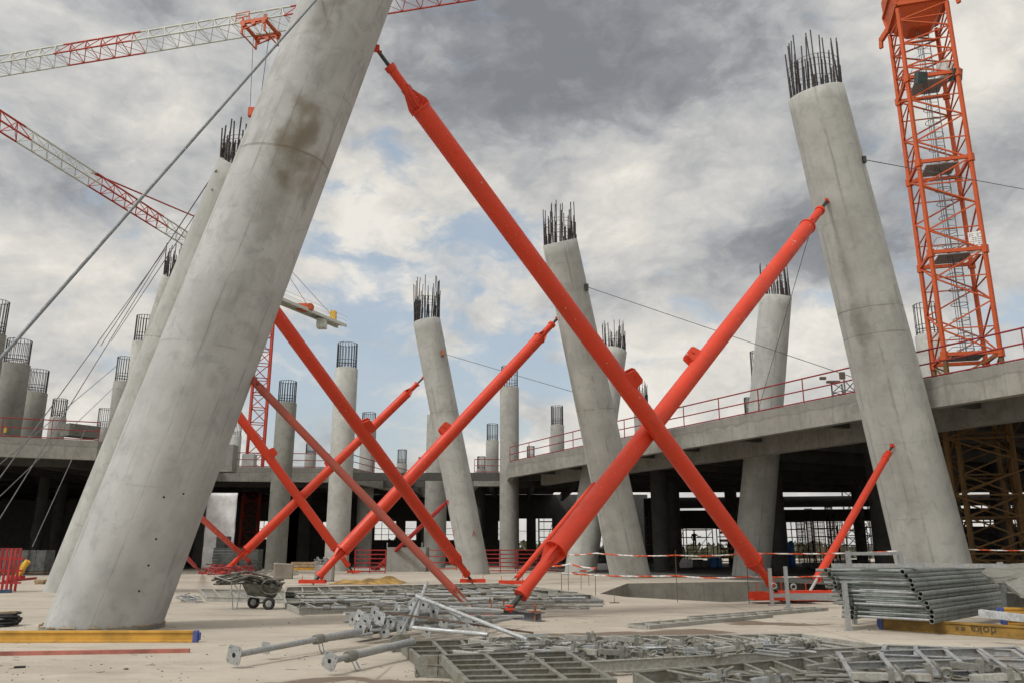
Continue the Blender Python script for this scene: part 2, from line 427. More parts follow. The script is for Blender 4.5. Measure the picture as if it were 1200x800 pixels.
bil = wn.math('SUBTRACT', .36, billow(6.5, (1, 2, 3), 4))
B = wn.math('ADD', B, wn.math('MULTIPLY', bil, BILK))
B = wn.math('ADD', B, .60)
for (x, y, r, amp, sx, sz) in [
        (690, 0, 290, -.60, 1.3, .7), (560, 110, 200, -.28, 1.4, .7), (880, 150, 170, -.22, 1.3, .8),
        (60, 20, 260, -.14, 1.4, .8), (200, 90, 160, -.05, 1, 1), (120, 230, 150, -.20, 1.3, .6), (175, 135, 60, .28, 1, .8),
        (1100, 240, 230, -.38, 1.2, .7), (900, 300, 130, -.30, 1.3, .6), (1150, 60, 170, .22, 1, 1), (860, 60, 100, .12, 1, .8),
        (760, 430, 120, .24, 1, .8), (500, 330, 170, .25, 1.4, .55), (430, 230, 110, .22, 1.2, .6), (800, 200, 150, .16, 1.2, .8),
        (600, 230, 150, .10, 1.2, .8), (70, 330, 180, .22, 1.4, .6), (700, 360, 70, -.18, 1.5, .6), (640, 520, 200, .08, 2, .5),
        (450, 600, 400, .12, 2, .4), (960, 400, 140, .10, 1.2, .7), (320, 150, 120, -.05, 1, 1), (880, 440, 110, .08, 1.2, .6)]:
    B = wn.math('ADD', B, wn.math('MULTIPLY', blob(x, y, r, .1, sx, sz), amp))
B = wn.ramp(B, .0, 1.0, 0, 1, False)
cr = wn.n.new('ShaderNodeValToRGB'); wn.link(B, cr.inputs[0])
e = cr.color_ramp.elements
e[0].position = 0.0; e[0].color = (.225, .235, .255, 1)
e[1].position = 1.0; e[1].color = (.84, .805, .74, 1)
for pos, c in ((.22, (.30, .31, .33)), (.45, (.46, .465, .47)), (.68, (.62, .61, .585)), (.85, (.74, .71, .655))):
    k = e.new(pos); k.color = (*c, 1)
# blue gaps
bl = None
for (x, y, r, k, sx, sz) in [(425, 195, 90, .58, 1.3, .9), (575, 285, 90, .62, 1.7, .6), (560, 320, 80, .45, 1.6, .5), (520, 350, 120, .55, 1.5, .7), (480, 430, 230, .66, 1.3, .8), (420, 300, 90, .5, 1.4, .7), (630, 300, 90, .5, 1.4, .6), (600, 410, 150, .62, 1.3, .8), (350, 450, 150, .62, 1.2, .8), (440, 520, 150, .5, 1.4, .6), (480, 255, 45, .6, 1.6, .5),
                            (130, 425, 60, .55, 1.6, .5), (950, 370, 55, .55, 1.3, .7), (1070, 310, 40, .6, 1, .8), (115, 315, 16, .8, 1.2, .9), (1180, 400, 70, .5, 1, .8), (700, 480, 60, .3, 1.2, .8), (840, 370, 50, .5, 1.4, .5)]:
    b_ = wn.math('MULTIPLY', blob(x, y, r, .25, sx, sz), k)
    bl = b_ if bl is None else wn.math('MAXIMUM', bl, b_)
cut = wn.noise(wn.mapping(warp, (1, 1, 2.2), (1.3, 4.2, 2.0)), 9.5, 10, .56, .1)
cut = wn.math('ADD', cut, wn.math('MULTIPLY', wn.math('ADD', bil, -.08), -.35))
blm = wn.ramp(wn.math('ADD', bl, wn.math('MULTIPLY', wn.math('SUBTRACT', cut, .5), 2.3)), .22, .80, 0, .88)
skyc = wn.mix(1.0, sky.outputs[0], (1.75, 1.6, 1.5), 'MULTIPLY')
cloud10 = wn.vmath('MULTIPLY', cr.outputs[0], (10, 10, 10))
hazy = wn.mix(.5, skyc, (4.4, 5.3, 6.0))
fin = wn.mix(blm, cloud10, hazy)
# the brighter half of the overcast lies behind the camera, where the veiled sun stands
sd = Vector((math.sin(SUN_AZ) * math.cos(SUN_EL), math.cos(SUN_AZ) * math.cos(SUN_EL), math.sin(SUN_EL)))
glow = wn.ramp(wn.vmath('DOT_PRODUCT', DIR, tuple(sd)), .2, 1.0, 1.0, 1.7)
fin = wn.vmath('MULTIPLY', fin, wn.n.new('ShaderNodeCombineXYZ').outputs[0])
cx = wn.n[-1] if False else [x for x in wn.n if x.bl_idname == 'ShaderNodeCombineXYZ'][0]
for i in range(3): wn.link(glow, cx.inputs[i])
wn.link(fin, bg.inputs[0]); bg.inputs[1].default_value = .1
sl = bpy.data.lights.new('sun', 'SUN'); sl.energy = 2.0; sl.angle = math.radians(9); sl.color = (1, .97, .92)
so = bpy.data.objects.new('sun', sl); col.objects.link(so)
so.rotation_euler = (-sd).to_track_quat('-Z', 'Y').to_euler(); so.location = (0, -20, 60)
sc.view_settings.view_transform = 'Standard'; sc.view_settings.look = 'None'
sc.view_settings.exposure = 0; sc.view_settings.gamma = 1
w.cycles.sampling_method = 'NONE'
sc.cycles.use_denoising = True
sc.cycles.use_adaptive_sampling = True; sc.cycles.adaptive_threshold = .03
sc.cycles.max_bounces = 5; sc.cycles.diffuse_bounces = 3; sc.cycles.glossy_bounces = 2
sc.cycles.sample_clamp_indirect = 8

# ------------------------------------------------------------------ ground slab with pit, terrain
def ground_mat():
    n = NT('dusty_slab'); v = n.obj
    c = (.44, .392, .325)
    a = n.ramp(n.noise(v, .22, 6, .6, .5), .32, .68)
    colr = n.mix(a, mul(c, .90), mul(c, 1.10))
    b = n.ramp(n.noise(n.mapping(v, (.6, 1.6, 1)), .9, 9, .66, .8), .50, .72)
    colr = n.mix(n.math('MULTIPLY', b, .5), colr, (.27, .235, .19))
    lt = n.ramp(n.noise(n.mapping(v, (.5, 2.6, 1), (4, 4, 0)), .6, 8, .6), .54, .70)
    colr = n.mix(n.math('MULTIPLY', lt, .35), colr, (.58, .53, .45))
    tr = n.ramp(n.noise(n.mapping(v, (.12, 1.5, 1), (1, 7, 0)), 1.1, 6, .6), .60, .68)
    colr = n.mix(n.math('MULTIPLY', tr, .6), colr, (.26, .225, .185))
    grime = n.ramp(n.noise(n.mapping(v, (.35, .8, 1), (8, 5, 0)), .55, 8, .7, .6), .50, .66)
    colr = n.mix(n.math('MULTIPLY', grime, .38), colr, (.25, .215, .175))
    gr = n.noise(v, 60, 4, .8)
    colr = n.mix(n.ramp(gr, .56, .72, 0, .35), colr, (.24, .20, .16))
    pt = n.ramp(n.noise(n.mapping(v, (.5, .9, 1), (3, 11, 0)), .7, 7, .6), .54, .64)
    deb = n.math('MULTIPLY', pt, n.ramp(n.noise(n.mapping(v, (1, 2.0, 1)), 13, 6, .75), .50, .60))
    colr = n.mix(n.math('MULTIPLY', deb, .55), colr, (.19, .165, .135))
    pale = n.math('MULTIPLY', n.ramp(n.noise(n.mapping(v, (1, 2.2, 1), (9, 2, 0)), 7, 7, .7), .56, .64), n.ramp(n.noise(v, .5, 4), .45, .6))
    colr = n.mix(n.math('MULTIPLY', pale, .5), colr, (.52, .48, .42))
    sp = n.math('MULTIPLY', n.ramp(n.voro(v, 6.0), .03, .06, 1, 0), n.ramp(n.noise(v, .8, 3), .52, .6))
    colr = n.mix(n.math('MULTIPLY', sp, .7), colr, (.13, .11, .09))
    nz = n.n.new('ShaderNodeTexNoise'); n.link(v, nz.inputs['Vector']); nz.inputs['Scale'].default_value = .9; nz.inputs['Detail'].default_value = 8
    wv = n.vmath('ADD', v, n.vmath('MULTIPLY', n.vmath('SUBTRACT', nz.outputs['Color'], (.5, .5, .5)), (1.6, 1.6, 0)))
    wet = None
    for (px, py, rx, ry) in [(745, 743, 1.0, .6), (805, 740, .9, .5), (685, 744, .8, .35), (905, 730, 1.2, .35), (860, 728, .7, .3), (1185, 768, 1.0, .5), (1150, 774, .7, .25), (1010, 770, 1.0, .25), (395, 798, .75, .22), (345, 800, .4, .2), (480, 800, .6, .2)]:
        p = G(px, py)
        d = n.vmath('LENGTH', n.vmath('MULTIPLY', n.vmath('SUBTRACT', wv, tuple(p)), (1 / rx, 1 / ry, 0)), (0, 0, 0))
        m = n.ramp(d, .75, 1.1, 1, 0)
        wet = m if wet is None else n.math('MAXIMUM', wet, m)
    colr = n.mix(n.math('MULTIPLY', wet, .88), colr, (.135, .098, .066))
    gx = n.sep(n.vmath('ADD', v, n.vmath('MULTIPLY', n.vmath('SUBTRACT', nz.outputs['Color'], (.5, .5, .5)), (.10, .10, 0))))
    jl = None
    for k_, off_, per in ((1, 3.3, 6.5), (0, 1.7, 8.0)):
        f_ = n.math('ABSOLUTE', n.math('SUBTRACT', n.math('FRACT', n.math('DIVIDE', n.math('ADD', gx[k_], off_), per)), .5))
        q_ = n.math('MULTIPLY', n.ramp(f_, .4955, .4985, 0, 1), n.ramp(n.noise(v, .35, 4), .40, .58))
        jl = q_ if jl is None else n.math('MAXIMUM', jl, q_)
    colr = n.mix(n.math('MULTIPLY', jl, .55), colr, (.17, .145, .115))
    n.base(colr, n.ramp(wet, 0, 1, .88, .5), spec=.3)
    n.bump(n.math('ADD', n.noise(v, 2.2, 9, .7), n.math('MULTIPLY', gr, .22)), .6, .04)
    return n.m
M['ground'] = ground_mat()
near = [(703, 695), (735, 699), (790, 702), (850, 705), (900, 703), (960, 699), (1010, 696), (1075, 694), (1300, 690)]
far = [(1300, 676), (1115, 678), (935, 680), (735, 683)]
pit = [G(*p) for p in near] + [G(*p) for p in far]
pit = [Vector((p.x, p.y, 0)) for p in pit]
outer = [Vector(p) for p in ((-260, -40, 0), (260, -40, 0), (260, 150, 0), (-260, 150, 0))]
g = MB(); pts = outer + pit
tris = tessellate_polygon([outer, pit])
for t in tris:
    n_ = (pts[t[1]] - pts[t[0]]).cross(pts[t[2]] - pts[t[0]])
    if n_.length > 1e-6: g.add([pts[i] for i in (t if n_.z > 0 else t[::-1])], [(0, 1, 2)])
PITD = -1.25
g.add([Vector((p.x, p.y, PITD)) for p in pit], [t for t in tessellate_polygon([pit])])
tag(g.build('ground', M['ground'], Mx=Matrix()), kind='structure')
g = MB()
for i in range(len(pit)):
    a, b = pit[i], pit[(i + 1) % len(pit)]
    g.add([a, b, Vector((b.x, b.y, PITD)), Vector((a.x, a.y, PITD))], [(0, 1, 2, 3)])
tag(g.build('ground_pit_wall', M['pitwall'], Mx=Matrix()), kind='structure')
n = NT('terrain_earth'); n.base(n.mix(n.noise(n.obj, .02, 8, .6), (.16, .14, .09), (.10, .11, .05)), .95)
g = MB().add([(-4000, -500, -1.6), (4000, -500, -1.6), (4000, 5000, -1.6), (-4000, 5000, -1.6)], [(0, 1, 2, 3)])
tag(g.build('terrain', n.m, Mx=Matrix()), kind='structure')

# ------------------------------------------------------------------ columns
COLS = {}
def col_s_at_y(b, t, py):
    lo, hi = 0.0, 1.3
    for _ in range(40):
        m = (lo + hi) / 2
        if proj(b.lerp(t, m))[1] > py: lo = m
        else: hi = m
    return lo
def surf(key, px, py, out=0.0):
    """point on the surface of column `key` seen at px,py (clamped to its silhouette)"""
    b, t, rb, rt = COLS[key]; d = ray(px, py).normalized(); a = (t - b); L = a.length; a = a / L
    w0 = CAM - b; bb = d.dot(a); dd = d.dot(w0); ee = a.dot(w0); den = 1 - bb * bb
    sray = (bb * ee - dd) / den; sax = (ee - bb * dd) / den
    pr = CAM + d * sray; pa = b + a * sax; r = rb + (rt - rb) * sax / L
    v = pr - pa; dist = v.length
    if dist >= r: return pa + v.normalized() * (r + out)
    back = math.sqrt(r * r - dist * dist) / math.sqrt(den)
    p = pr - d * back
    n_ = (p - (b + a * (p - b).dot(a))).normalized()
    return p + n_ * out
def cage(parent, T, r, h, style, nb=None, seed=0, mat=None):
    rnd = random.Random(seed); m = MB(); mat = mat or M['rebar']
    if style == 'ragged':
        nb = nb or 34
        for i in range(nb):
            a = 2 * PI * i / nb + rnd.uniform(-.05, .05); rr = r * rnd.choice((.88, .9, .78))
            hh = h * rnd.choice((1, .95, .9, .7, .62, .55, .8)) * rnd.uniform(.93, 1.04)
            p = T + Vector((rr * math.cos(a), rr * math.sin(a), -.25))
            lean = Vector((rnd.uniform(-.05, .05), rnd.uniform(-.05, .05), 0)) * hh
            m.tube(p, p + Vector((0, 0, hh + .25)) + lean, .027, n=5)
            if rnd.random() < .7:
                m.tube(p + Vector((.04, .02, 0)), p + Vector((.04, .02, hh * .6)) + lean * .6, .027, n=5)
        m.build('rebar_bars', mat, parent)
        m = MB()
        for z in (.12, .3, .42, .5): m.ring(T + Vector((0, 0, z * h)), (rnd.uniform(-.03, .03), 0, 1), r * .9, .011, 24, 4)
        m.build('rebar_hoops', M['rebar_rust'], parent)
    else:
        nb = nb or 20
        for i in range(nb):
            a = 2 * PI * i / nb; rr = r * .86
            p = T + Vector((rr * math.cos(a), rr * math.sin(a), -.2))
            tp = T + Vector((rr * math.cos(a), rr * math.sin(a), h * rnd.uniform(.93, 1)))
            m.path([p, tp - Vector((0, 0, .06)), tp + Vector((-.06 * math.cos(a), -.06 * math.sin(a), .0))], .027, 4)
        m.build('rebar_bars', mat, parent)
        m = MB()
        for z in (.08, .16, .3, .96): m.ring(T + Vector((0, 0, z * h)), (0, 0, 1), r * .88, .02, 20, 4)
        m.build('rebar_hoops', mat, parent)
def column(key, label, base, top, wb, wt, depth_top=None, ztop=None, bar=(0, 0), style='tidy', mat=None, joints=(), group='small concrete columns', zb=0.0, sink=1.2, extra=0.0, seed=None, name='concrete_column', basedepth=None, tb=None, n=None):
    b = P(base[0], base[1], z=zb) if tb is None else P(base[0], base[1], t=tb)
    t = P(top[0], top[1], t=depth_top) if depth_top else P(top[0], top[1], z=ztop)
    rb = wb / 2 * depth(b) / F; rt = wt / 2 * depth(t) / F
    if extra:
        a = (t - b); k = extra / a.length; rt = rt + (rt - rb) * k; t = t + a.normalized() * extra
    COLS[key] = (b, t, rb, rt)
    th = thing(name, label, 'concrete column', b, group)
    L = (t - b).length; dr = (rt - rb) / L
    js = sorted([(t - b).length * col_s_at_y(b, t, y) for y in joints])
    prof = [(rb - dr * sink, -sink)]
    N = max(6, int(L / .6))
    for i in range(N + 1):
        z = L * i / N
        prof.append((rb + dr * z, z))
    for j in js:
        pass
    prof.sort(key=lambda q: q[1])
    prof += [(rt - .03, L + .02)]
    if callable(mat): mat = mat(js, b, t, rb, rt)
    m = MB().lathe(prof, n or (96 if wb > 60 else 40))
    m.build('shaft', mat or M['col_s'], th, axisM(b, t))
    if bar[1]:
        px, dy = bar
        z_ = P(top[0], top[1] - dy, Y=t.y).z if not extra else 2.2
        h = max(.25, z_ - t.z) if not extra else 2.2
        cage(th, t + Vector((0, 0, .0)), rt, h, style, seed=hash_(key))
    return th
def hash_(s): return sum(ord(c) * (i + 7) for i, c in enumerate(s))
def local(key, px, py):
    b, t, rb, rt = COLS[key]; return axisM(b, t).inverted() @ surf(key, px, py)

GL = 'big leaning concrete columns'
# A : hero. depth increases upward (leans away and right)
def phase(key, px, py, cnt):
    l = local(key, px, py); return .5 / cnt - math.atan2(l.y, l.x) / (2 * PI)
def tl_(b, t, k=.6):
    Mx = axisM(b, t).to_3x3(); return (k * Mx[2][0] / Mx[2][2], k * Mx[2][1] / Mx[2][2])
def mA(js, b, t, rb, rt):
    COLS['A'] = (b, t, rb, rt)
    bl = [(local('A', 352, 160), .52, .78, (.18, .15, .105)), (local('A', 338, 180), .42, .55, (.17, .145, .105)), (local('A', 385, 8), .5, .6, (.15, .13, .10)),
          (local('A', 150, 640), .8, .45, (.47, .47, .45)), (local('A', 120, 700), .6, .28, (.20, .20, .19)), (local('A', 190, 500), .9, .35, (.47, .47, .45)), (local('A', 250, 380), .7, .3, (.24, .235, .21)), (local('A', 230, 600), .7, .3, (.27, .262, .235)), (local('A', 205, 700), .5, .3, (.25, .245, .22)), (local('A', 195, 560), .3, .25, (.2, .2, .17)), (local('A', 300, 110), .6, .4, (.20, .19, .16)), (local('A', 318, 232), .5, .35, (.19, .18, .15)), (local('A', 360, 205), .35, .45, (.19, .15, .11))]
    return concrete('hero_column_concrete', (.44, .447, .44), joints=[(j, w_) for j, w_ in zip(js, (.8,))], blobs=bl, streak=.7, seamcount=6, dark=.52, tilt=tl_(b, t), seamoff=phase('A', 352, 110, 6))
column('A', 'huge leaning concrete column at front left, brown stained at its joint', (121, 735.5), (399, 20), 123, 98, depth_top=19.4, extra=2.6, bar=(0, 40), style='ragged', mat=mA, joints=(193,), group=GL)
column('B', 'leaning concrete column half hidden behind the huge front one', (99, 692), (287, 197), 84, 62, depth_top=29.5, bar=(0, 50), style='ragged', mat=lambda js, b, t, rb, rt: concrete('second_column_concrete', (.44, .445, .425), tilt=tl_(b, t), seamcount=5, joints=[(j, .4) for j in js]), joints=(400,), group=GL)
column('H', 'leaning concrete column seen only by its top left of the front column', (112, 672), (208, 326), 42, 34, depth_top=52, bar=(0, 38), style='ragged', mat=M['col_l'], group=GL)
column('D', 'leaning column in the middle with two struts and red marks', (557, 672), (500, 376), 34, 32, depth_top=57, bar=(0, 50), style='ragged', mat=lambda js, b, t, rb, rt: concrete('middle_column_concrete', (.43, .435, .41), tilt=tl_(b, t), seamcount=5, off=(4, 0, 3), joints=[(j, .4) for j in js]), joints=(484,), group=GL)
column('C', 'leaning column right of centre behind the crossed big struts', (739, 676), (656, 284), 47, 41, depth_top=45.5, bar=(0, 44), style='ragged', mat=lambda js, b, t, rb, rt: concrete('centre_column_concrete', (.44, .445, .42), tilt=tl_(b, t), seamcount=5, off=(9, 0, 6), joints=[(j, .5) for j in js]), joints=(480,), group=GL)
def mR(js, b, t, rb, rt):
    COLS['R'] = (b, t, rb, rt)
    return concrete('right_column_concrete', (.44, .445, .42), tilt=tl_(b, t), seamcount=6, seamoff=phase('R', 1042, 450, 6), off=(2, 7, 1), joints=[(j, w_) for j, w_ in zip(js, (.4, .6))], blobs=[(local('R', 1010, 385), .6, .5, (.18, .17, .14)), (local('R', 1000, 270), .5, .3, (.22, .21, .18)), (local('R', 1040, 450), .5, .25, (.22, .21, .18))])
column('R', 'tall leaning column at right carrying a big and a short strut', (1101, 690), (956, 110), 82, 63, depth_top=34.5, bar=(0, 62), style='ragged', mat=mR, joints=(365, 395), group=GL)
column('E', 'column leaning right through the right hand deck', (880, 674), (909, 348), 43, 36, depth_top=52, bar=(0, 40), style='ragged', mat=lambda js, b, t, rb, rt: concrete('deck_crossing_column_concrete', (.44, .445, .42), tilt=tl_(b, t), seamcount=5, off=(12, 3, 1)), group=GL)
column('F', 'leaning column directly behind the one right of centre', (680, 670), (720, 411), 37, 29, depth_top=64, bar=(0, 34), style='ragged', mat=M['col_l'], group=GL)
# vertical columns
GV = 'upright concrete columns'
def vcol(key, label, x, ytop, wpx, dep, bary, mat=None, style='tidy'):
    ondeck = key in ('O', 'M', 'Q', 'S', 'T', 'U', 'V', 'W', 'X', 'Z', 'P1', 'R0', 'Y1', 'Y2', 'Y3', 'Y4', 'Y5', 'Y6', 'Y7')
    """upright column rooted at the ground"""
    t = P(x, ytop, t=dep); b = Vector((t.x, t.y, 8.47 if ondeck else 0)); t.z = max(t.z, b.z + .35); r = wpx / 2 * dep / F
    COLS[key] = (b, t, r, r)
    th = thing('concrete_column', label, 'concrete column', b, GV)
    zl = t.z - b.z; MB().lathe([(r, -.02 if ondeck else -.6), (r, zl * .5), (r, zl - .02), (r - .03, zl)], 32).build('shaft', mat or M['col_s'], th, Matrix.Translation(b))
    if bary:
        h = max(.3, P(x, bary, Y=t.y).z - t.z)
        cage(th, t.copy(), r, h, style, seed=hash_(key))
    return th
vcol('K', 'upright column standing in front of the deck, left of the middle leaning one', 406, 432, 26.5, 65, 402, M['col_l'])
vcol('L', 'greenish upright column with open cage, left of the centre-left one', 336, 472, 23, 68, 446, M['col_d'])
vcol('N', 'thin upright column just right of the pale centre-left one', 432, 500, 18, 80, 483, M['col_s'])
vcol('M', 'short distant column stub between two taller ones', 364, 531, 13, 92, 519, M['col_s'])
vcol('O', 'very thin distant column left of the middle leaning one', 471, 543, 12, 100, 526, M['col_s'])
vcol('G', 'upright column mostly hidden behind the middle leaning one', 513, 486, 25, 76, 0, M['col_s'])
vcol('Q', 'short column just left of the tall one behind the long strut', 577, 516, 15, 88, 496, M['col_s'])
vcol('J', 'tall upright column at the corner where the deck steps back', 597, 454, 22, 72, 429, M['col_s'])
vcol('T', 'small upright column with caged top behind the railing at centre', 653, 498, 16, 84, 475, M['col_s'])
vcol('S', 'tiny distant column stub left of the small caged one', 622, 536, 10, 96, 522, M['col_s'])
vcol('U', 'upright column behind the crossing of the two big struts', 751, 472, 17, 78, 448, M['col_s'], 'ragged')
vcol('V', 'dark caged column peeking out left of the deck piercing one', 888, 441, 16, 66, 411, M['col_s'])
vcol('W', 'shortest caged stub left of the deck piercing column', 877, 484, 9, 70, 465, M['col_d'])
vcol('X', 'upright column standing left of the big red crane mast', 1089, 393, 31, 52, 356, M['col_l'])
vcol('Z', 'pale column beside the far crane mast', 276, 510, 14, 90, 494, M['col_l'])
vcol('Y1', 'leftmost column cut by the picture edge', -8, 392, 27, 54, 352, M['col_d'])
vcol('Y2', 'broad greenish column second from the left edge', 19, 427, 30, 57, 398, M['col_d'])
vcol('Y3', 'two tone column third from the left edge', 42, 460, 25, 62, 433, M['col_d'])
vcol('Y4', 'low column fourth from the left edge', 68, 489, 18, 70, 467, M['col_s'])
vcol('Y5', 'lowest caged stub nearest the front column at left', 121, 501, 16, 78, 478, M['col_s'])
vcol('Y6', 'pale column half hidden left of the front column', 144, 447, 20, 66, 418, M['col_s'])
vcol('Y7', 'higher pale column half hidden left of the front column', 167, 401, 22, 60, 370, M['col_l'])
vcol('P1', 'tiny distant column in the gap left of the middle leaning one', 493, 543, 6, 108, 535, M['col_s'])
vcol('R0', 'dark open cage stub behind the red railing', 564, 549, 11, 94, 534, M['col_d'])

# base collar of the hero column
b, t, rb, rt = COLS['A']
ka = MB(); ring = []
for i in range(64):
    a = 2 * PI * i / 64; ring.append((b.x + (rb * 1.075) * math.cos(a) * 1.02, b.y + rb * 1.04 * math.sin(a)))
ka.prism(ring, -.1, .085)
o = [o for o in bpy.data.objects if o.name == 'concrete_column'][0]
ka.build('base_collar', M['pitwall'], o)
kb = MB()
for i in range(64):
    if random.random() < .65:
        a0 = 2 * PI * i / 64; a1 = a0 + .1
        kb.bar((b.x + rb * 1.08 * math.cos(a0), b.y + rb * 1.05 * math.sin(a0), .10), (b.x + rb * 1.08 * math.cos(a1), b.y + rb * 1.05 * math.sin(a1), .10 + random.uniform(-.01, .02)), .03, .02)
kb.build('foam_strip', M['tan'], o)
# little anchor holes (dark plugs) on the hero column
kh = MB()
for (x, y) in ((215, 578), (192, 582), (174, 662), (163, 692), (254, 222), (183, 631)):
    p = surf('A', x, y, -.03); q = surf('A', x, y, .004)
    kh.tube(p, q, .022, n=10)
kh.build('anchor_hole', M['hole'], o)
# red survey marks on the middle column
od = [o for o in bpy.data.objects if o.name.startswith('concrete_column') and 'middle with two struts' in o.get('label', '')][0]
mk = MB()
for a_, b_ in (((553, 628), (555, 620)), ((555, 620), (557, 628)), ((554, 625), (557, 625)), ((531, 621), (536, 621)), ((531, 621), (532, 628))):
    mk.bar(surf('D', *a_, .012), surf('D', *b_, .012), .05, .01)
mk.build('survey_mark', M['markred'], od)

# ------------------------------------------------------------------ struts
def s_at(b, t, px=None, py=None):
    if px is not None: u = (px - 600) / F; fb_ = lambda p: ((p - CAM).x, depth(p))
    else: u = (400 - py) / F; fb_ = lambda p: ((p - CAM).z * cs - (p - CAM).y * sn, depth(p))
    x0, z0 = fb_(b); x1, z1 = fb_(t)
    return (u * z0 - x0) / ((x1 - x0) - u * (z1 - z0))
GS = 'red push-pull struts propping the columns'
def strut(label, b, t, xs, dpx, mat, base='plate', inner=.55, lugs=(), faded=False, thin_top=.5, rodmat_b='rod', rodmat_t='rod', handles=True, bw=1.4, name='steel_strut'):
    """xs: image x of the transitions bottom rod|inner|outer|inner|rod ; None repeats skip a section. dpx: tube thickness in pixels at both ends"""
    s = [0.0] + [min(1, max(0, s_at(b, t, px=x))) for x in xs] + [1.0]
    L = (t - b).length
    th = thing(name, label, 'strut', b, GS)
    Mx = axisM(b, t)
    r0 = dpx[0] / 2 * depth(b) / F; r1 = dpx[1] / 2 * depth(t) / F
    r0, r1 = (r0 * .62 + r1 * .38), (r1 * .62 + r0 * .38)
    rad = lambda q: r0 + (r1 - r0) * q
    z = [q * L for q in s]; n = 28 if dpx[0] > 12 else 14
    V = lambda x, y, zz: Vector((x, y, zz))
    MB().tube(V(0, 0, z[2]), V(0, 0, z[3]), rad(s[2]), rad(s[3]), n).build('outer_tube', mat, th, Mx)
    rb_ = rad(s[2]) * inner
    if z[2] - z[1] > .05: MB().tube(V(0, 0, z[1]), V(0, 0, z[2] + .2), rb_, n=n).tube(V(0, 0, z[1] - .04), V(0, 0, z[1] + .12), rb_ * 1.22, n=n).build('lower_inner_tube', mat, th, Mx)
    MB().tube(V(0, 0, z[0] + .02), V(0, 0, z[1] + .15), rb_ * .45, n=10).build('lower_screw', M[rodmat_b], th, Mx)
    rt_ = rad(s[3]) * inner
    if z[4] - z[3] > .05: MB().tube(V(0, 0, z[3] - .2), V(0, 0, z[4]), rt_, n=n).tube(V(0, 0, z[4] - .1), V(0, 0, z[4] + .04), rt_ * 1.22, n=n).build('upper_inner_tube', mat, th, Mx)
    MB().tube(V(0, 0, z[4] - .15), V(0, 0, z[5] - .02), rt_ * .42, n=10).build('upper_screw', M[rodmat_t], th, Mx)
    if dpx[0] > 9:
        for zz, rr, sg in ((z[2], rad(s[2]), -1), (z[3], rad(s[3]), 1)):
            m = MB().tube(V(0, 0, zz - .03), V(0, 0, zz + .03), rr * 1.12, n=n)
            for k in range(4):
                a = PI / 4 + k * PI / 2; x_, y_ = math.cos(a), math.sin(a); ri = rr * inner
                m.add([V(x_ * ri * .9, y_ * ri * .9, zz), V(x_ * rr * 1.1, y_ * rr * 1.1, zz), V(x_ * rr * 1.1, y_ * rr * 1.1, zz + sg * .12), V(x_ * ri * .9, y_ * ri * .9, zz + sg * .36)] +
                      [V(x_ * ri * .9 - y_ * .02, y_ * ri * .9 + x_ * .02, zz), V(x_ * rr * 1.1 - y_ * .02, y_ * rr * 1.1 + x_ * .02, zz), V(x_ * rr * 1.1 - y_ * .02, y_ * rr * 1.1 + x_ * .02, zz + sg * .12), V(x_ * ri * .9 - y_ * .02, y_ * ri * .9 + x_ * .02, zz + sg * .55)],
                      [(0, 1, 2, 3), (7, 6, 5, 4), (0, 4, 5, 1), (1, 5, 6, 2), (2, 6, 7, 3), (3, 7, 4, 0)])
            m.build('end_collar', mat, th, Mx)
    if handles:
        for zz, rr, sg in ((z[2], rb_, -1), (z[3], rt_, 1)):
            for sd_ in (-1, 1):
                hl = max(.25, rr * 3.0); ho = rr * 1.0 + max(.07, rr * .55)
                z0_ = zz + sg * .12; pts_ = [V(sd_ * rr, 0, z0_), V(sd_ * ho, 0, z0_ + sg * .06), V(sd_ * ho, 0, z0_ + sg * hl * 1.4), V(sd_ * rr, 0, z0_ + sg * (hl * 1.4 + .06))]
                MB().path(pts_, .016, 6).build('turning_handle', mat, th, Mx)
    for (sx, side) in lugs:
        q = s_at(b, t, px=sx); zz = q * L; rr = rad(q)
        # side in local frame: choose direction facing image side
        xax = Mx.to_3x3() @ Vector((1, 0, 0)); yax = Mx.to_3x3() @ Vector((0, 1, 0))
        up = (t - b).cross(b.lerp(t, q) - CAM).normalized(); up = up if up.z > 0 else -up; ang = math.atan2(yax.dot(up), xax.dot(up))
        if side < 0: ang += PI
        R = Matrix.Rotation(ang, 4, 'Z')
        hw, ho, th_ = rr * 1.1, rr * 1.05, rr * .22
        m = MB()
        for o_ in (-.45, .45):
            poly = [(rr * .7, -hw), (rr + ho * .8, -hw * .8), (rr + ho, -hw * .5), (rr + ho, hw * .5), (rr + ho * .8, hw * .8), (rr * .7, hw)]
            a_ = [V(x_, o_ * rr - th_ / 2, zz + y_) for x_, y_ in poly]; b_ = [V(x_, o_ * rr + th_ / 2, zz + y_) for x_, y_ in poly]
            k = len(poly)
            m.add(a_ + b_, [list(range(k)), list(range(2 * k - 1, k - 1, -1))] + [(i, k + i, k + (i + 1) % k, (i + 1) % k) for i in range(k)])
        m.tube(V(rr + ho * .55, -rr * .7, zz), V(rr + ho * .55, rr * .7, zz), rr * .2, n=10)
        m.v = [(R @ p.to_4d()).to_3d() for p in m.v]
        m.build('lug', mat, th, Mx)
    # top bracket
    e_ = (t - b).normalized(); k = max(.085, rt_ * .62)
    m = MB(); m.bar(t - e_ * k * 1.4, t + e_ * k * .5, k * .5, k * 1.1); m.box(t + e_ * k * .4, (k * 1.9, k * .9, k * 1.9)); m.tube(t - e_ * k * .6 - Vector((k, 0, 0)), t - e_ * k * .6 + Vector((k, 0, 0)), k * .28, n=10)
    m.build('top_bracket', mat, th)
    # base
    k = max(.085, rb_ * .6)
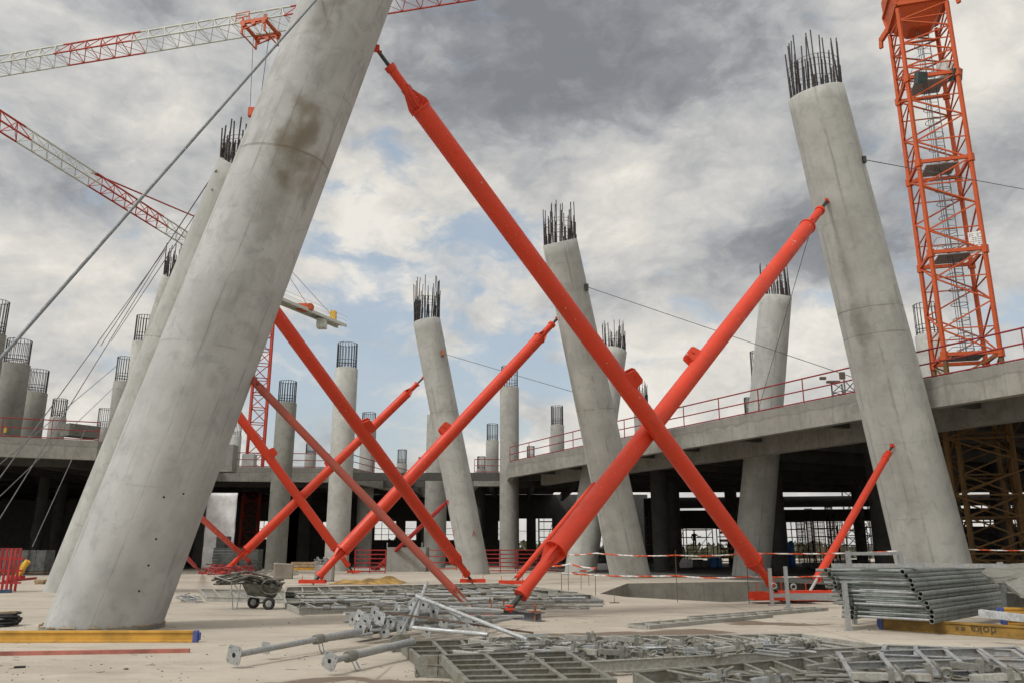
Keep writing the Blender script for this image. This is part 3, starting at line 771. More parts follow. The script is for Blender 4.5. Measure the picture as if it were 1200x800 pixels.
    if base == 'plate':
        m = MB(); hz = max(.16, bw * .12)
        m.box(b + Vector((0, 0, .012)), (bw, bw * .42, .024)); m.box(b + Vector((0, -bw * .17, hz * .5)), (bw, .02, hz)); m.box(b + Vector((0, bw * .17, hz * .5)), (bw, .02, hz)); m.box(b + Vector((0, 0, hz - .01)), (bw * .5, bw * .34, .02))
        for sx in (-.4, .4): m.tube(b + Vector((sx * bw, 0, 0)), b + Vector((sx * bw, 0, hz * 2.2)), .014, n=6)
        m.build('base_plate', mat, th)
    m = MB(); b0 = b + Vector((0, 0, 0.0)); m.bar(b0 - Vector((0, 0, .03)), b0 + e_ * k * 2.4, k * .55, k * 1.2); m.tube(b0 + Vector((-k, 0, k)), b0 + Vector((k, 0, k)), k * .3, n=10)
    m.box(b0 + Vector((0, 0, k * .25)), (k * 2.4, k * 2, k * .5))
    m.build('base_bracket', mat, th)
    return th
red = M['strut']
bS1 = G(917, 706); tS1 = surf('A', 441, 58, .05)
strut('huge red strut crossing the picture from the front column down right', bS1 + Vector((0, 0, .1)), tS1, (903, 882, 493, 457), (20, 23), red, lugs=((731, 1),), bw=1.9, inner=.46)
bS2 = P(597, 714, z=.22); tS2 = surf('R', 970, 236, .05)
strut('huge red strut rising from the steel beam to the right column', bS2, tS2, (611, 652, 946, 961), (21.5, 19), red, base='none', inner=.56, lugs=((822, 1),))
tS3 = surf('C', 653, 374, .05)
strut('long red strut rising right to the column right of centre', G(366, 685) + Vector((0, 0, .08)), tS3, (374, 402, 632, 647), (16.5, 13), red, lugs=((528, 1),), bw=1.2)
tS4 = surf('B', 275, 302, .02)
strut('thick red strut coming down from behind the front column to centre', G(554, 684) + Vector((0, 0, .08)), tS4, (547, 533, 290, 282), (14, 16), red, lugs=((423, 1),), bw=1.2)
tS5 = surf('D', 495, 443, .05)
strut('red strut rising right to the middle leaning column', G(261, 673) + Vector((0, 0, .08)), tS5, (268, 290, 477, 489), (12, 9), red, lugs=((390, 1),), bw=.9)
tS6 = surf('H', 196, 372, .02)
strut('red strut coming down behind the wheelbarrow side, parallel to the thick one', G(414, 672) + Vector((0, 0, .08)), tS6, (408, 392, 215, 205), (10, 11), red, lugs=((314, 1),), bw=.8)
tS7 = surf('A', 295, 446, .06)
strut('thin faded pinkish strut with worn paint in front of the others', G(564, 730) + Vector((0, 0, .1)), tS7, (534, 530, 309, 304), (9.5, 9.5), M['strut_faded'], inner=.7, handles=False, bw=.55, rodmat_b='rodlight')
tS8 = surf('B', 215, 573, .02)
strut('small red strut ending near the red scrap pile', G(302, 667) + Vector((0, 0, .05)), tS8, (300, 296, 226, 220), (6, 6), red, bw=.5)
strut('shortest red strut low beside the front column', G(237, 673) + Vector((0, 0, .05)), surf('B', 170, 600, .02), (231, 228, 190, 180), (5, 5), M['barrier'], bw=.5, handles=False)
tS10 = surf('R', 1046, 522, .05)
strut('short red strut leaning onto the lower part of the right column', G(945, 704) + Vector((0, 0, .1)), tS10, (958, 962, 1037, 1041), (10, 7.5), red, inner=.75, bw=1.9, rodmat_b='rodlight')
tS11 = surf('C', 697, 566, .05)
strut('slim red strut just behind the lower end of a huge one', G(600, 686) + Vector((0, 0, .08)), tS11, (606, 609, 693, 695), (6.5, 6), red, inner=.75, bw=1.2, rodmat_b='rodlight', rodmat_t='rodlight')
strut('thin dark red strut reaching the lower middle column', G(440, 668) + Vector((0, 0, .05)), surf('D', 525, 587, .05), (445, 448, 519, 522), (5, 4.5), M['barrier'], inner=.75, bw=.7, handles=False)
# steel beam under the big strut
c0 = P(570, 717, z=.0); c1 = P(636, 729, z=.0)
c0 = G(568, 720); c1 = G(634, 728)
th = thing('steel_girder', 'rusty blue steel beam anchored to the slab under a huge strut', 'steel beam', (c0 + c1) / 2)
m = MB(); H_ = .19
for z_, w_ in ((.012, .24), (H_, .24)): m.bar(c0 + Vector((0, 0, z_)), c1 + Vector((0, 0, z_)), w_, .024)
m.bar(c0 + Vector((0, 0, H_ / 2 + .006)), c1 + Vector((0, 0, H_ / 2 + .006)), .02, H_ - .03); m.build('beam_profile', M['ibeam'], th)
for q in (.1, .36, .9):
    p = c0.lerp(c1, q)
    MB().tube(p + Vector((0, -.15, 0)), p + Vector((0, -.15, .42)), .022, n=8).box(p + Vector((0, -.15, .22)), (.3, .12, .03)).build('anchor_bolt', M['rust'], th)

# ------------------------------------------------------------------ deck building
ZD = 8.5; TH = 1.25
edge_px = [(-420, 499), (-150, 507), (0, 511), (115, 516), (258, 546), (412, 548), (460, 560), (512, 571), (548, 566), (556, 553), (592, 553), (596, 541), (700, 519), (800, 500), (1000, 460), (1200, 421), (1500, 350)]
edge = [P(x, y, z=ZD) for x, y in edge_px]
edge = [Vector((p.x, p.y, 0)) for p in edge]
def offset(poly, d):
    out = []
    for i, p in enumerate(poly):
        a = (p - poly[i - 1]).normalized() if i else (poly[1] - p).normalized()
        b_ = (poly[i + 1] - p).normalized() if i < len(poly) - 1 else a
        n_ = Vector((-(a + b_).y, (a + b_).x, 0)).normalized()
        k = 1 / max(.45, n_.dot(Vector((-a.y, a.x, 0))))
        out.append(p + n_ * d * k)
    return out
BX, BY = 92.0, 92.0
bd = thing('concrete_building', 'wide unfinished concrete building with a raised deck behind the columns', 'building', (0, 60, 0))
inner1 = offset(edge, .45)
back = [Vector((90, 88, 0)), Vector((-140, 88, 0))]
far_l = Vector((-140, 104, 0)); far_r = Vector((90, 104, 0))
m = MB(); poly = [(p.x, p.y) for p in inner1] + [(140, 97.2), (5, 97.2), (5, 101), (-150, 101)]
m.prism(poly, ZD - .38, ZD - .004); m.build('deck_slab', M['deck_shade'], bd)
fl = MB(); fpoly = [(p.x, p.y) for p in offset(edge, 1.2)] + [(160, 99), (-200, 99)]
fl.prism(fpoly, -.02, .012, bottom=False); tag(fl.build('floor_shade_sheet', plain('shade_dark_slab', (.10, .095, .085), .75, 0, .35, .4)), kind='structure')  # added dark sheet, the shade under the deck put into its colour
def strip(pl, d0, d1, z0, z1):
    a = offset(pl, d0); b_ = offset(pl, d1); m = MB()
    for i in range(len(pl) - 1):
        q = [a[i], a[i + 1], b_[i + 1], b_[i]]
        lo = [Vector((p.x, p.y, z0)) for p in q]; hi = [Vector((p.x, p.y, z1)) for p in q]
        m.add(lo + hi, [(0, 3, 2, 1), (4, 5, 6, 7), (0, 1, 5, 4), (2, 3, 7, 6)] + ([(0, 4, 7, 3)] if i == 0 else []) + ([(1, 2, 6, 5)] if i == len(pl) - 2 else []))
    return m
strip(edge, 0, .45, ZD - TH, ZD).build('edge_beam', M['deck'], bd)
right = edge[11:]; left = edge[:6]
strip(right, 3.0, 3.6, ZD - 1.75, ZD - .385).build('inner_ring_beam', M['deck'], bd)
strip(left, 3.0, 3.6, ZD - 1.5, ZD - .385).build('inner_ring_beam', M['deck_shade'], bd)
# ribs under the right part, perpendicular-ish to the edge
m = MB()
Ltot = 0; segs = []
for i in range(len(right) - 1):
    a, b_ = right[i], right[i + 1]; d = (b_ - a); l = d.length; d.normalize(); n_ = Vector((-d.y, d.x, 0))
    k = int(l / 4.2)
    for j in range(k):
        p = a + d * (l * (j + .5) / k)
        m.bar(p + n_ * .5 + Vector((0, 0, ZD - .72)), p + n_ * 2.98 + Vector((0, 0, ZD - .72)), .35, .66)
        e0 = p + n_ * 3.65; e1 = p + n_ * 34
        if e1.y > 88: e1 = e0 + (e1 - e0) * max(.05, (88 - e0.y) / (e1.y - e0.y))
        m.bar(e0 + Vector((0, 0, ZD - .8)), e1 + Vector((0, 0, ZD - .8)), .4, .83)
m.build('rib_beams', M['deck_shade'], bd)
m = MB()
for i in range(34):
    x = -110 + i * 4.0
    y0 = 58 if x < -24 else 77
    if x < 8: m.bar((x, y0, ZD - .8), (x, 100, ZD - .8), .4, .83)
for y_ in (64, 72, 80, 87): m.bar((-130, y_, ZD - .72), (110 if y_ > 70 else (-40), y_, ZD - .72), .38, .67)
m.build('grid_beams', M['deck_shade'], bd)
# interior support columns as parts of the building
for (px, dep, wpx) in ((775, 62, 20), (792, 74, 14), (912, 60, 20), (1040, 52, 30), (1043, 60, 20), (545, 84, 20), (560, 84, 16), (1010, 76, 12), (-30, 62, 18), (42, 68, 12), (64, 74, 12), (690, 80, 18), (355, 84, 14), (235, 74, 16), (500, 90, 14), (860, 80, 14), (1120, 56, 22), (1180, 62, 20)):
    p = P(px, 640, t=dep); r = wpx / 2 * dep / F
    MB().tube((p.x, p.y, -.2), (p.x, p.y, ZD - .39), r, n=24).build('support_column', M['deck_shade'], bd)
# back wall with window openings (centre / left)
YW = 101.0
def back_wall(name, x0px, x1px, wins, z1=ZD - .4, Y=YW, zsill=2.55, ztop=4.95, lab=None):
    X = lambda px: P(px, 620, Y=Y).x
    m = MB(); cur = X(x0px); zz1 = z1
    for (a, b_, s0, s1) in wins:
        xa, xb = X(a), X(b_)
        za = P(a, s1, Y=Y).z; zb_ = P(a, s0, Y=Y).z
        m.box(((cur + xa) / 2, Y, z1 / 2), (xa - cur, .4, z1))
        m.box(((xa + xb) / 2, Y, za / 2), (xb - xa, .4, za)); m.box(((xa + xb) / 2, Y, (zb_ + z1) / 2), (xb - xa, .4, z1 - zb_))
        nb = max(1, int((xb - xa) / 1.3))
        cur = xb
    m.box(((cur + X(x1px)) / 2, Y, z1 / 2), (X(x1px) - cur, .4, z1))
    m.build(name, M['deck_shade'], bd)
    mm = MB()
    for (a, b_, s0, s1) in wins:
        xa, xb = X(a), X(b_); za = P(a, s1, Y=Y).z; zb_ = P(a, s0, Y=Y).z
        k = max(1, round((xb - xa) / 1.0))
        for i in range(1, k): mm.box((xa + (xb - xa) * i / k, Y, (za + zb_) / 2), (.06, .1, zb_ - za))
        mm.box(((xa + xb) / 2, Y - .12, za + (zb_ - za) * .28), (xb - xa, .06, .06)); mm.box(((xa + xb) / 2, Y - .12, za + (zb_ - za) * .6), (xb - xa, .05, .05))
    mm.build('window_bars', M['rebar'], bd)
back_wall('back_wall', -140, 760, [(37.2, 39.4, 613, 628), (300, 318, 610, 631), (339, 353, 611, 613.5), (339, 353, 624, 631), (378, 384, 611, 631), (439, 464, 610, 632), (475, 488, 610, 632), (522, 532, 610, 632), (584, 587, 610, 632), (608, 617, 607, 644), (628, 647, 607, 644), (698, 706, 611, 642)])
m = MB()
m.bar((P(760, 600, Y=96).x, 96, 5.25), (P(1400, 600, Y=96).x, 96, 5.75), .5, 1.35)
m.bar((P(760, 600, Y=98).x, 98, 6.9), (P(1400, 600, Y=98).x, 98, 7.5), .5, 1.25)
m.bar((P(760, 600, Y=94).x, 94, 4.4), (P(860, 600, Y=94).x, 94, 4.4), .3, 1.1)
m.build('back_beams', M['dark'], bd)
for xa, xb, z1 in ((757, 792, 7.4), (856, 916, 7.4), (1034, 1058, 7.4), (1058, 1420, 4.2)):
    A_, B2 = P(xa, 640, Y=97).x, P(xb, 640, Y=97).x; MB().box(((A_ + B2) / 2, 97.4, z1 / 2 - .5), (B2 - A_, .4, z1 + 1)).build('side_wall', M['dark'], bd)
# dark storage masses behind the far rail
# second slab seen through the gap at left centre
p0 = P(262, 588, Y=96); p1 = P(380, 588, Y=96)
th = thing('guard_rail', 'short red railing seen below the deck at left centre', 'railing', p0, 'red guard railings')
m = MB()
for z_ in (.0, .55): m.bar(p0 + Vector((0, 0, z_)), p1 + Vector((0, 0, z_)), .08, .08)
m.build('rail', M['rail'], th)
# parapet block left of centre
tag(MB().box(P(264, 537, Y=66), (1.6, 1.2, 2.2)).build('parapet_block', M['deck'], bevel=.03), 'concrete upstand block at the deck edge beside the front column', 'concrete block')
tag(MB().box(P(292, 542, Y=76), (1.1, 1.0, 1.6)).build('parapet_block', M['col_l']), 'pale concrete stub at the foot of the far crane mast', 'concrete block')
tag(MB().bar(P(76, 503, Y=60), P(112, 507, Y=62), 1.2, .9).build('formwork_table', M['form']), 'greenish formwork table lying on the left deck behind the railing', 'formwork')
tag(MB().box(P(5, 504, Y=55), (.5, .4, .35)).lathe([(.01, 0)], 3, False, False).build('yellow_box', M['yellow']), 'small yellow box on the left deck behind the railing', 'box')

# railings on the deck edge
def railing(label, pl, spacing, h=1.22, off=.12):
    pl = offset(pl, off)
    th = thing('guard_rail', label, 'railing', Vector((pl[0].x, pl[0].y, ZD)), 'red guard railings')
    for nm, z_, r in (('top_rail', h, .038), ('middle_rail', h * .52, .034), ('toe_rail', .07, .036)):
        m = MB()
        for i in range(len(pl) - 1):
            m.tube(pl[i] + Vector((0, 0, ZD + z_)), pl[i + 1] + Vector((0, 0, ZD + z_)), r, n=6)
        m.build(nm, M['rail'], th)
    for i in range(len(pl) - 1):
        a, b_ = pl[i], pl[i + 1]; l = (b_ - a).length; k = max(1, round(l / spacing))
        for j in range(k + (i == len(pl) - 2)):
            p = a.lerp(b_, j / k)
            MB().tube(p + Vector((0, 0, ZD)), p + Vector((0, 0, ZD + h + .04)), .03, n=6).build('post', M['rail'], th)
railing('long dark red railing along the rising right hand deck edge', edge[11:], 3.3)
railing('dark red railing along the left deck edge behind the front column', edge[1:4], 3.6)
railing('dark red railing on the deck between the front column and the centre', edge[4:7], 4.5)
railing('red railing on the recessed deck around the middle leaning column', edge[6:9], 4.0)
railing('short red railing on the deck between the middle column and the step', edge[9:11], 2.0)

# ------------------------------------------------------------------ cranes
def lattice(m, p0, p1, half, nb, legr, br, sides=4, updir=Vector((0, 0, 1)), rot=0.0):
    pass
def mast(parent, base, z0, z1, side, rotz, panel, legr, br, mat, secs=None, name='mast_section'):
    """square lattice mast"""
    C = [Vector((math.cos(rotz + PI / 4 + k * PI / 2), math.sin(rotz + PI / 4 + k * PI / 2), 0)) * side / math.sqrt(2) for k in range(4)]
    n_ = max(1, round((z1 - z0) / panel)); ph = (z1 - z0) / n_
    m = MB()
    for c in C: m.bar(base + c + Vector((0, 0, z0)), base + c + Vector((0, 0, z1)), legr * 2, legr * 2, up=Vector((c.x, c.y, 0)).normalized())
    for i in range(n_):
        za, zb_ = z0 + i * ph, z0 + (i + 1) * ph; zm = (za + zb_) / 2
        for k in range(4):
            a, b_ = C[k], C[(k + 1) % 4]
            m.tube(base + a + Vector((0, 0, za)), base + b_ + Vector((0, 0, za)), br, n=6)
            if i % 2 == 0: m.tube(base + a + Vector((0, 0, za)), base + b_ + Vector((0, 0, zb_)), br, n=6)
            else: m.tube(base + b_ + Vector((0, 0, za)), base + a + Vector((0, 0, zb_)), br, n=6)
    m.build(name, mat, parent)
def jib(parent, p0, p1, w_, h_, panel, cr_, br, mats, name='jib_section', up=Vector((0, 0, 1))):
    """triangular jib, two bottom chords; mats: list of (fraction_end, material)"""
    d = (p1 - p0); L = d.length; d.normalize(); side = Vector((-d.y, d.x, 0)).normalized()
    n_ = max(2, round(L / panel)); prev = 0
    for fe, mt in mats:
        i1 = round(n_ * fe); m = MB(); i0 = prev
        if i1 <= i0: continue
        pt = lambda i: p0 + d * (L * i / n_)
        A = lambda i: pt(i) - side * w_ / 2; B_ = lambda i: pt(i) + side * w_ / 2; T_ = lambda i: pt(i) + Vector((0, 0, h_))
        m.tube(A(i0), A(i1), cr_, n=6); m.tube(B_(i0), B_(i1), cr_, n=6); m.tube(T_(i0), T_(i1), cr_ * 1.1, n=6)
        for i in range(i0, i1):
            tm = pt(i) + d * (L / n_ / 2) + Vector((0, 0, h_))
            m.tube(A(i), tm, br, n=4); m.tube(tm, A(i + 1), br, n=4); m.tube(B_(i), tm, br, n=4); m.tube(tm, B_(i + 1), br, n=4)
            m.tube(A(i), B_(i), br * .8, n=4); m.tube(A(i), B_(i + 1), br * .7, n=4)
        m.build(name, mt, parent); prev = i1
R_, W_ = M['crane_dred'], M['crane_white']
# crane whose jib crosses the top left
a0 = P(0, 82, z=46.6); a1 = P(280, 36, z=46.6); dj = (a1 - a0).normalized()
LJ = (a1 - a0).length
start = a0 - dj * LJ * .45
th = thing('tower_crane', 'big crane whose white and red jib crosses the top left sky', 'crane', (start.x, start.y, 0), 'tower cranes')
endx = a0 + dj * LJ * 5.2
tot = (endx - start).length
def fr(px): # fraction along jib for an image x
    return s_at(start, endx, px=px)
jib(th, start, endx, 1.95, 1.6, 1.7, .075, .04, [(fr(66), W_), (fr(155), R_), (fr(340), W_), (fr(548), R_), (1.0, W_)])
mb_ = endx + dj * 1.5
# tower, far outside the frame to the right of the jib
mast(th, Vector((endx.x, endx.y, 0)), 0, 46.4, 2.0, .3, 2.0, .1, .05, M['crane_red'])
# trolley and hook
tr = a0.lerp(a1, s_at(a0, a1, px=306))
tr = start + dj * ((tr - start).dot(dj))
side = Vector((-dj.y, dj.x, 0))
tth = thing('crane_trolley', 'red trolley hanging under the jib left of the front column', 'crane trolley', tr)
m = MB()
for s1_ in (-1.1, 1.1):
    for s2_ in (-1.15, 1.15):
        m.bar(tr + dj * s1_ + side * s2_ + Vector((0, 0, -1.35)), tr + dj * s1_ + side * s2_ + Vector((0, 0, .25)), .16, .16)
    m.bar(tr + dj * s1_ - side * 1.2 + Vector((0, 0, -.25)), tr + dj * s1_ + side * 1.2 + Vector((0, 0, -.25)), .22, .25)
    m.bar(tr + dj * s1_ - side * 1.2 + Vector((0, 0, -1.3)), tr + dj * s1_ + side * 1.2 + Vector((0, 0, -1.3)), .09, .09)
for s2_ in (-1.15, 1.15):
    m.bar(tr - dj * 1.3 + side * s2_ + Vector((0, 0, -.2)), tr + dj * 1.3 + side * s2_ + Vector((0, 0, -.2)), .22, .3)
    m.bar(tr - dj * 1.2 + side * s2_ + Vector((0, 0, -.9)), tr + dj * 1.2 + side * s2_ + Vector((0, 0, -.3)), .1, .1)
    for s1_ in (-1.0, 0, 1.0): m.tube(tr + dj * s1_ + side * (s2_ - .12) + Vector((0, 0, -.45)), tr + dj * s1_ + side * (s2_ + .12) + Vector((0, 0, -.45)), .2, n=12)
m.build('trolley_frame', M['crane_red'], tth)
m = MB()
for k in range(3):
    z_ = .1 + .45 * k
    m.bar(tr - dj * 2.0 - side * .9 + Vector((0, 0, z_)), tr - dj * .7 - side * .9 + Vector((0, 0, z_ + .05)), .07, .07)
for q in (-2.0, -.7): m.bar(tr + dj * q - side * .9, tr + dj * q - side * .9 + Vector((0, 0, 1.1)), .07, .07)
m.build('service_basket', M['crane_red'], tth)
hk = P(296, 132, Y=tr.y - .2)
m = MB()
m.tube(tr + dj * -.7 + Vector((0, 0, -.5)), hk + Vector((-.25, 0, .4)), .03, n=4); m.tube(tr + dj * .9 + Vector((0, 0, -.5)), hk + Vector((.55, 0, .4)), .03, n=4)
m.build('hoist_rope', M['wire'], tth)
MB().box(hk + Vector((.1, 0, 0)), (.9, .4, .8)).tube(hk + Vector((.1, -.3, -.1)), hk + Vector((.1, .3, -.1)), .35, n=14).build('hook_block', M['crane_red'], tth)

# far crane behind the front column
mc = P(298, 545, Y=92); mz = 28.6
th = thing('tower_crane', 'distant crane with thin jib sloping behind the front column', 'crane', (mc.x, mc.y, 0), 'tower cranes')
top_m = P(307, 355, Y=92).z
mast(th, Vector((mc.x, mc.y, 0)), 0, top_m - .6, 1.75, .35, 1.75, .11, .055, M['crane_dred'])
Zj = top_m + .3
q0 = P(-130, 86, z=Zj); q0 = P(0, 148, z=Zj); q1 = P(222, 287, z=Zj)
dq = (q1 - q0).normalized(); q1b = q0 + dq * ((Vector((mc.x, mc.y, Zj)) - q0).dot(dq)); qs = q0 - dq * 16
qe = q1b
fq = lambda px: s_at(qs, qe, px=px)
jib(th, qs, qe, 1.25, 1.1, 1.5, .07, .035, [(fq(27), R_), (fq(118), W_), (fq(192), R_), (1.0, W_)])
qc = qe + dq * 12.5
cdir = (P(385, 378, z=Zj - .2) - qe); cdir.z = 0; cdir.normalize(); cl = 13.0
qc = qe + cdir * cl
m = MB(); sd2 = Vector((-cdir.y, cdir.x, 0))
for s_ in (-.7, .7): m.bar(qe + sd2 * s_, qc + sd2 * s_, .2, .3)
m.bar(qe + Vector((0, 0, .2)), qc + Vector((0, 0, .2)), 1.5, .05)
for s_ in (-.75, .75):
    for z_ in (.7, 1.2): m.tube(qe + sd2 * s_ + Vector((0, 0, z_)), qc + sd2 * s_ + Vector((0, 0, z_)), .025, n=4)
m.build('counter_jib', M['crane_white'], th)
pc = qe + cdir * 8.7
MB().box(pc + Vector((0, 0, -.7)), (1.1, 1.3, 1.2)).build('counterweight', M['crane_white'], th)
MB().box(qe + cdir * 5.2 + Vector((0, 0, .45)), (1.9, 1.2, .8)).build('winch_housing', M['crane_red'], th)
MB().box(qe + cdir * 11.0 + Vector((0, 0, .9)), (.7, .9, 1.3)).build('electric_cabinet', M['yellow'], th)
apex = Vector((mc.x, mc.y, Zj + 6.5))
m = MB(); 
for s_ in ((-.8, -.8), (.8, -.8), (.8, .8), (-.8, .8)): m.tube(Vector((mc.x + s_[0], mc.y + s_[1], Zj - .6)), apex, .09, n=5)
m.build('tower_head', M['crane_red'], th)
tie = P(108, 203, Y=(qs + dq * ((qe - qs).length * fq(108))).y)
m = MB(); m.tube(tie, apex, .075, n=5); m.tube(apex, qc, .04, n=4); m.tube(apex, qe + cdir * 7, .04, n=4)
m.build('tie_bar', M['crane_dred'], th)

# near red crane mast at right, rising through the deck
CX = P(1143, 500, Y=39.5); cbase = Vector((CX.x, CX.y, 0))
th = thing('tower_crane', 'near orange red crane mast rising through the right hand deck', 'crane', cbase, 'tower cranes')
S_ = 2.45; ROT = .52
def mast_big(z0, z1, mat, name, nseg):
    C = [Vector((math.cos(ROT + k * PI / 2), math.sin(ROT + k * PI / 2), 0)) * S_ / math.sqrt(2) for k in range(4)]
    m = MB(); H_ = (z1 - z0)
    for c in C: m.bar(cbase + c + Vector((0, 0, z0)), cbase + c + Vector((0, 0, z1)), .17, .17, up=c.normalized())
    ph = H_ / nseg
    for i in range(nseg):
        za, zb_ = z0 + i * ph, z0 + (i + 1) * ph; zm = (za + zb_) / 2
        for k in range(4):
            a, b_ = cbase + C[k], cbase + C[(k + 1) % 4]
            V = lambda z_: Vector((0, 0, z_))
            if k % 2 == 0: a, b_ = b_, a
            m.bar(a + V(za), b_ + V(zm), .07, .07); m.bar(b_ + V(zm), a + V(zb_), .07, .07)
            m.bar(a + V(zm), b_ + V(zm + .0), .055, .055)
    for k in range(4): m.bar(cbase + C[k] + Vector((0, 0, z0 + .05)), cbase + C[(k + 1) % 4] + Vector((0, 0, z0 + .05)), .13, .18)
    for c in C: m.box(cbase + c + Vector((0, 0, z0)), (.27, .27, .42), Matrix.Rotation(ROT, 3, 'Z'))
    m.build(name, mat, th)
zt = [P(1160, y, Y=39.5).z for y in (421, 304, 200, 103, 15)]
mast_big(zt[0], zt[1], M['crane_red'], 'mast_section', 2)
mast_big(zt[1], zt[2], M['crane_red'], 'mast_section', 2)
mast_big(zt[2], zt[3], M['crane_red'], 'mast_section', 2)
mast_big(zt[3], zt[4] - .4, M['crane_red'], 'mast_section', 3)
mast_big(ZD - .2, zt[0] - .05, M['crane_ochre'], 'mast_section', 1)
# lower part below the deck in ochre, bigger base
S_ = 3.6
mast_big(.1, ZD - .55, M['crane_ochre'], 'mast_base', 3)
S_ = 2.3
mast_big(.12, ZD - .57, M['crane_ochre'], 'inner_mast', 4)
S_ = 2.45
# platforms, ladder, cage hoops
for i, zz in enumerate((zt[0] + .1, zt[1] + .05, zt[2] + .05, zt[3] + .05)):
    m = MB(); m.box(cbase + Vector((0, 0, zz)), (1.5, 1.5, .05), Matrix.Rotation(ROT + PI / 4, 3, 'Z'))
    m.build('platform', M['galv'], th)
m = MB(); lx = cbase + Vector((.35, .1, 0))
for s_ in (-.2, .2): m.bar(lx + Vector((s_, 0, zt[0])), lx + Vector((s_, 0, zt[4] - .5)), .035, .035)
z_ = zt[0]
while z_ < zt[4] - .6:
    m.tube(lx + Vector((-.2, 0, z_)), lx + Vector((.2, 0, z_)), .014, n=4); z_ += .3
z_ = zt[0] + .6
while z_ < zt[4] - .6:
    m.ring(lx + Vector((0, .38, z_)), (0, 0, 1), .4, .02, 14, 4); z_ += .8
m.build('ladder', M['cable'], th)
mm = MB()
for k in range(3): mm.tube(cbase + Vector((-.35 + k * .12, -.3, zt[0])), cbase + Vector((-.3 + k * .1, -.2, zt[4] - .5)), .018, n=4)
mm.build('power_cable', M['wire'], th)
# railing around platforms
for zz in (zt[0], zt[1], zt[3]):
    m = MB()
    for hh in (.5, 1.0):
        q = [cbase + Vector((math.cos(ROT + PI / 4 * 0 + k * PI / 2) * 1.0, math.sin(ROT + k * PI / 2) * 1.0, zz + hh)) for k in range(4)]
        m.path(q, .018, 4, True)
    m.build('platform_rail', M['galv'], th)
# floodlights
for (x, y) in ((1079, 92), (1120, 88)):
    p = P(x, y, Y=38.2); tl = Matrix.Rotation(.35, 3, 'X') @ Matrix.Rotation(.3, 3, 'Z')
    MB().box(p, (.62, .3, .62), tl).box(p + Vector((0, -.17, 0)), (.5, .04, .5), tl).build('floodlight', plain('floodlight_housing' + str(x), (.035, .055, .055), .4), th, bevel=.02)
MB().box(P(1110, 83, Y=39.6), (.9, .6, .9), Matrix.Rotation(.4, 3, 'Z')).build('junction_box', M['cwhite'], th, bevel=.02)
sgn = P(1144, 285, Y=38.1)
sg = MB().box(sgn, (.62, .03, 1.2), Matrix.Rotation(-.45, 3, 'Z')).build('sign_board', M['paper'], th)
m = MB()
Rz = Matrix.Rotation(-.45, 3, 'Z')
for r_ in range(11):
    for c_ in range(5):
        if random.random() < .85: m.box(sgn + Rz @ Vector((-.23 + c_ * .115, -.022, .5 - r_ * .1)), (.085, .008, .03), Rz)
m.build('sign_rows', M['ink'], sg)
# slewing platform hull
zz = zt[4]
m = MB(); Rm = Matrix.Rotation(ROT + PI / 4, 3, 'Z')
hull = [(1.45, 1.6), (1.9, 2.5), (2.0, 3.4)]
V8 = lambda r_, z_: [cbase + Rm @ Vector((r_ * a_, r_ * b_, 0)) + Vector((0, 0, zz + z_)) for a_, b_ in ((-.62, -.62), (.62, -.62), (.62, .62), (-.62, .62))]
L_ = [V8(.9, -1.25), V8(2.0, -.15), V8(2.25, .9), V8(2.3, 1.9)]
vs = sum(L_, []); fs = [(3, 2, 1, 0)] + [(j * 4 + i, j * 4 + (i + 1) % 4, j * 4 + 4 + (i + 1) % 4, j * 4 + 4 + i) for j in range(3) for i in range(4)] + [(12, 13, 14, 15)]
m.add(vs, fs)
for i in range(4):
    m.bar(L_[1][i], L_[2][i], .16, .16); m.bar(L_[1][i], L_[1][(i + 1) % 4], .2, .2); m.bar(L_[2][i], L_[2][(i + 1) % 4], .18, .18)
c_ = L_[1][0]; m.build('slewing_platform', M['crane_red'], th)
for i, s_ in enumerate((0, 2)):
    pa = L_[1][s_]; dd = (pa - cbase); dd.z = 0; dd.normalize()
    MB().bar(pa + Vector((0, 0, .2)), pa + dd * .55 - Vector((0, 0, .25)), .2, .3).bar(pa + dd * .55 - Vector((0, 0, .15)), pa + dd * .6 - Vector((0, 0, .75)), .14, .2).build('climbing_claw', M['crane_red'], th)
mast_big(zz + 1.9, zz + 6, M['crane_red'], 'mast_section', 2)
# small far lattice head behind the right railing
fc = P(985, 470, Y=150)
th = thing('lattice_mast_head', 'tiny far lattice mast head peeping over the right deck railing', 'crane', (fc.x, fc.y, 0))
zt_ = P(982, 441, Y=150).z
mast(th, Vector((fc.x + .8, fc.y, 0)), 0, zt_ - 1.0, 2.9, .5, 2.0, .14, .09, M['wire'])
MB().box((fc.x - 1.0, fc.y, zt_ - 1.0), (2.4, .8, .4)).box((fc.x + .8, fc.y, zt_ + .2), (.9, .7, 1.3)).box((fc.x - 2.9, fc.y, zt_ - .3), (1.1, .6, .5)).build('winch_head', M['rebar_rust'], th)

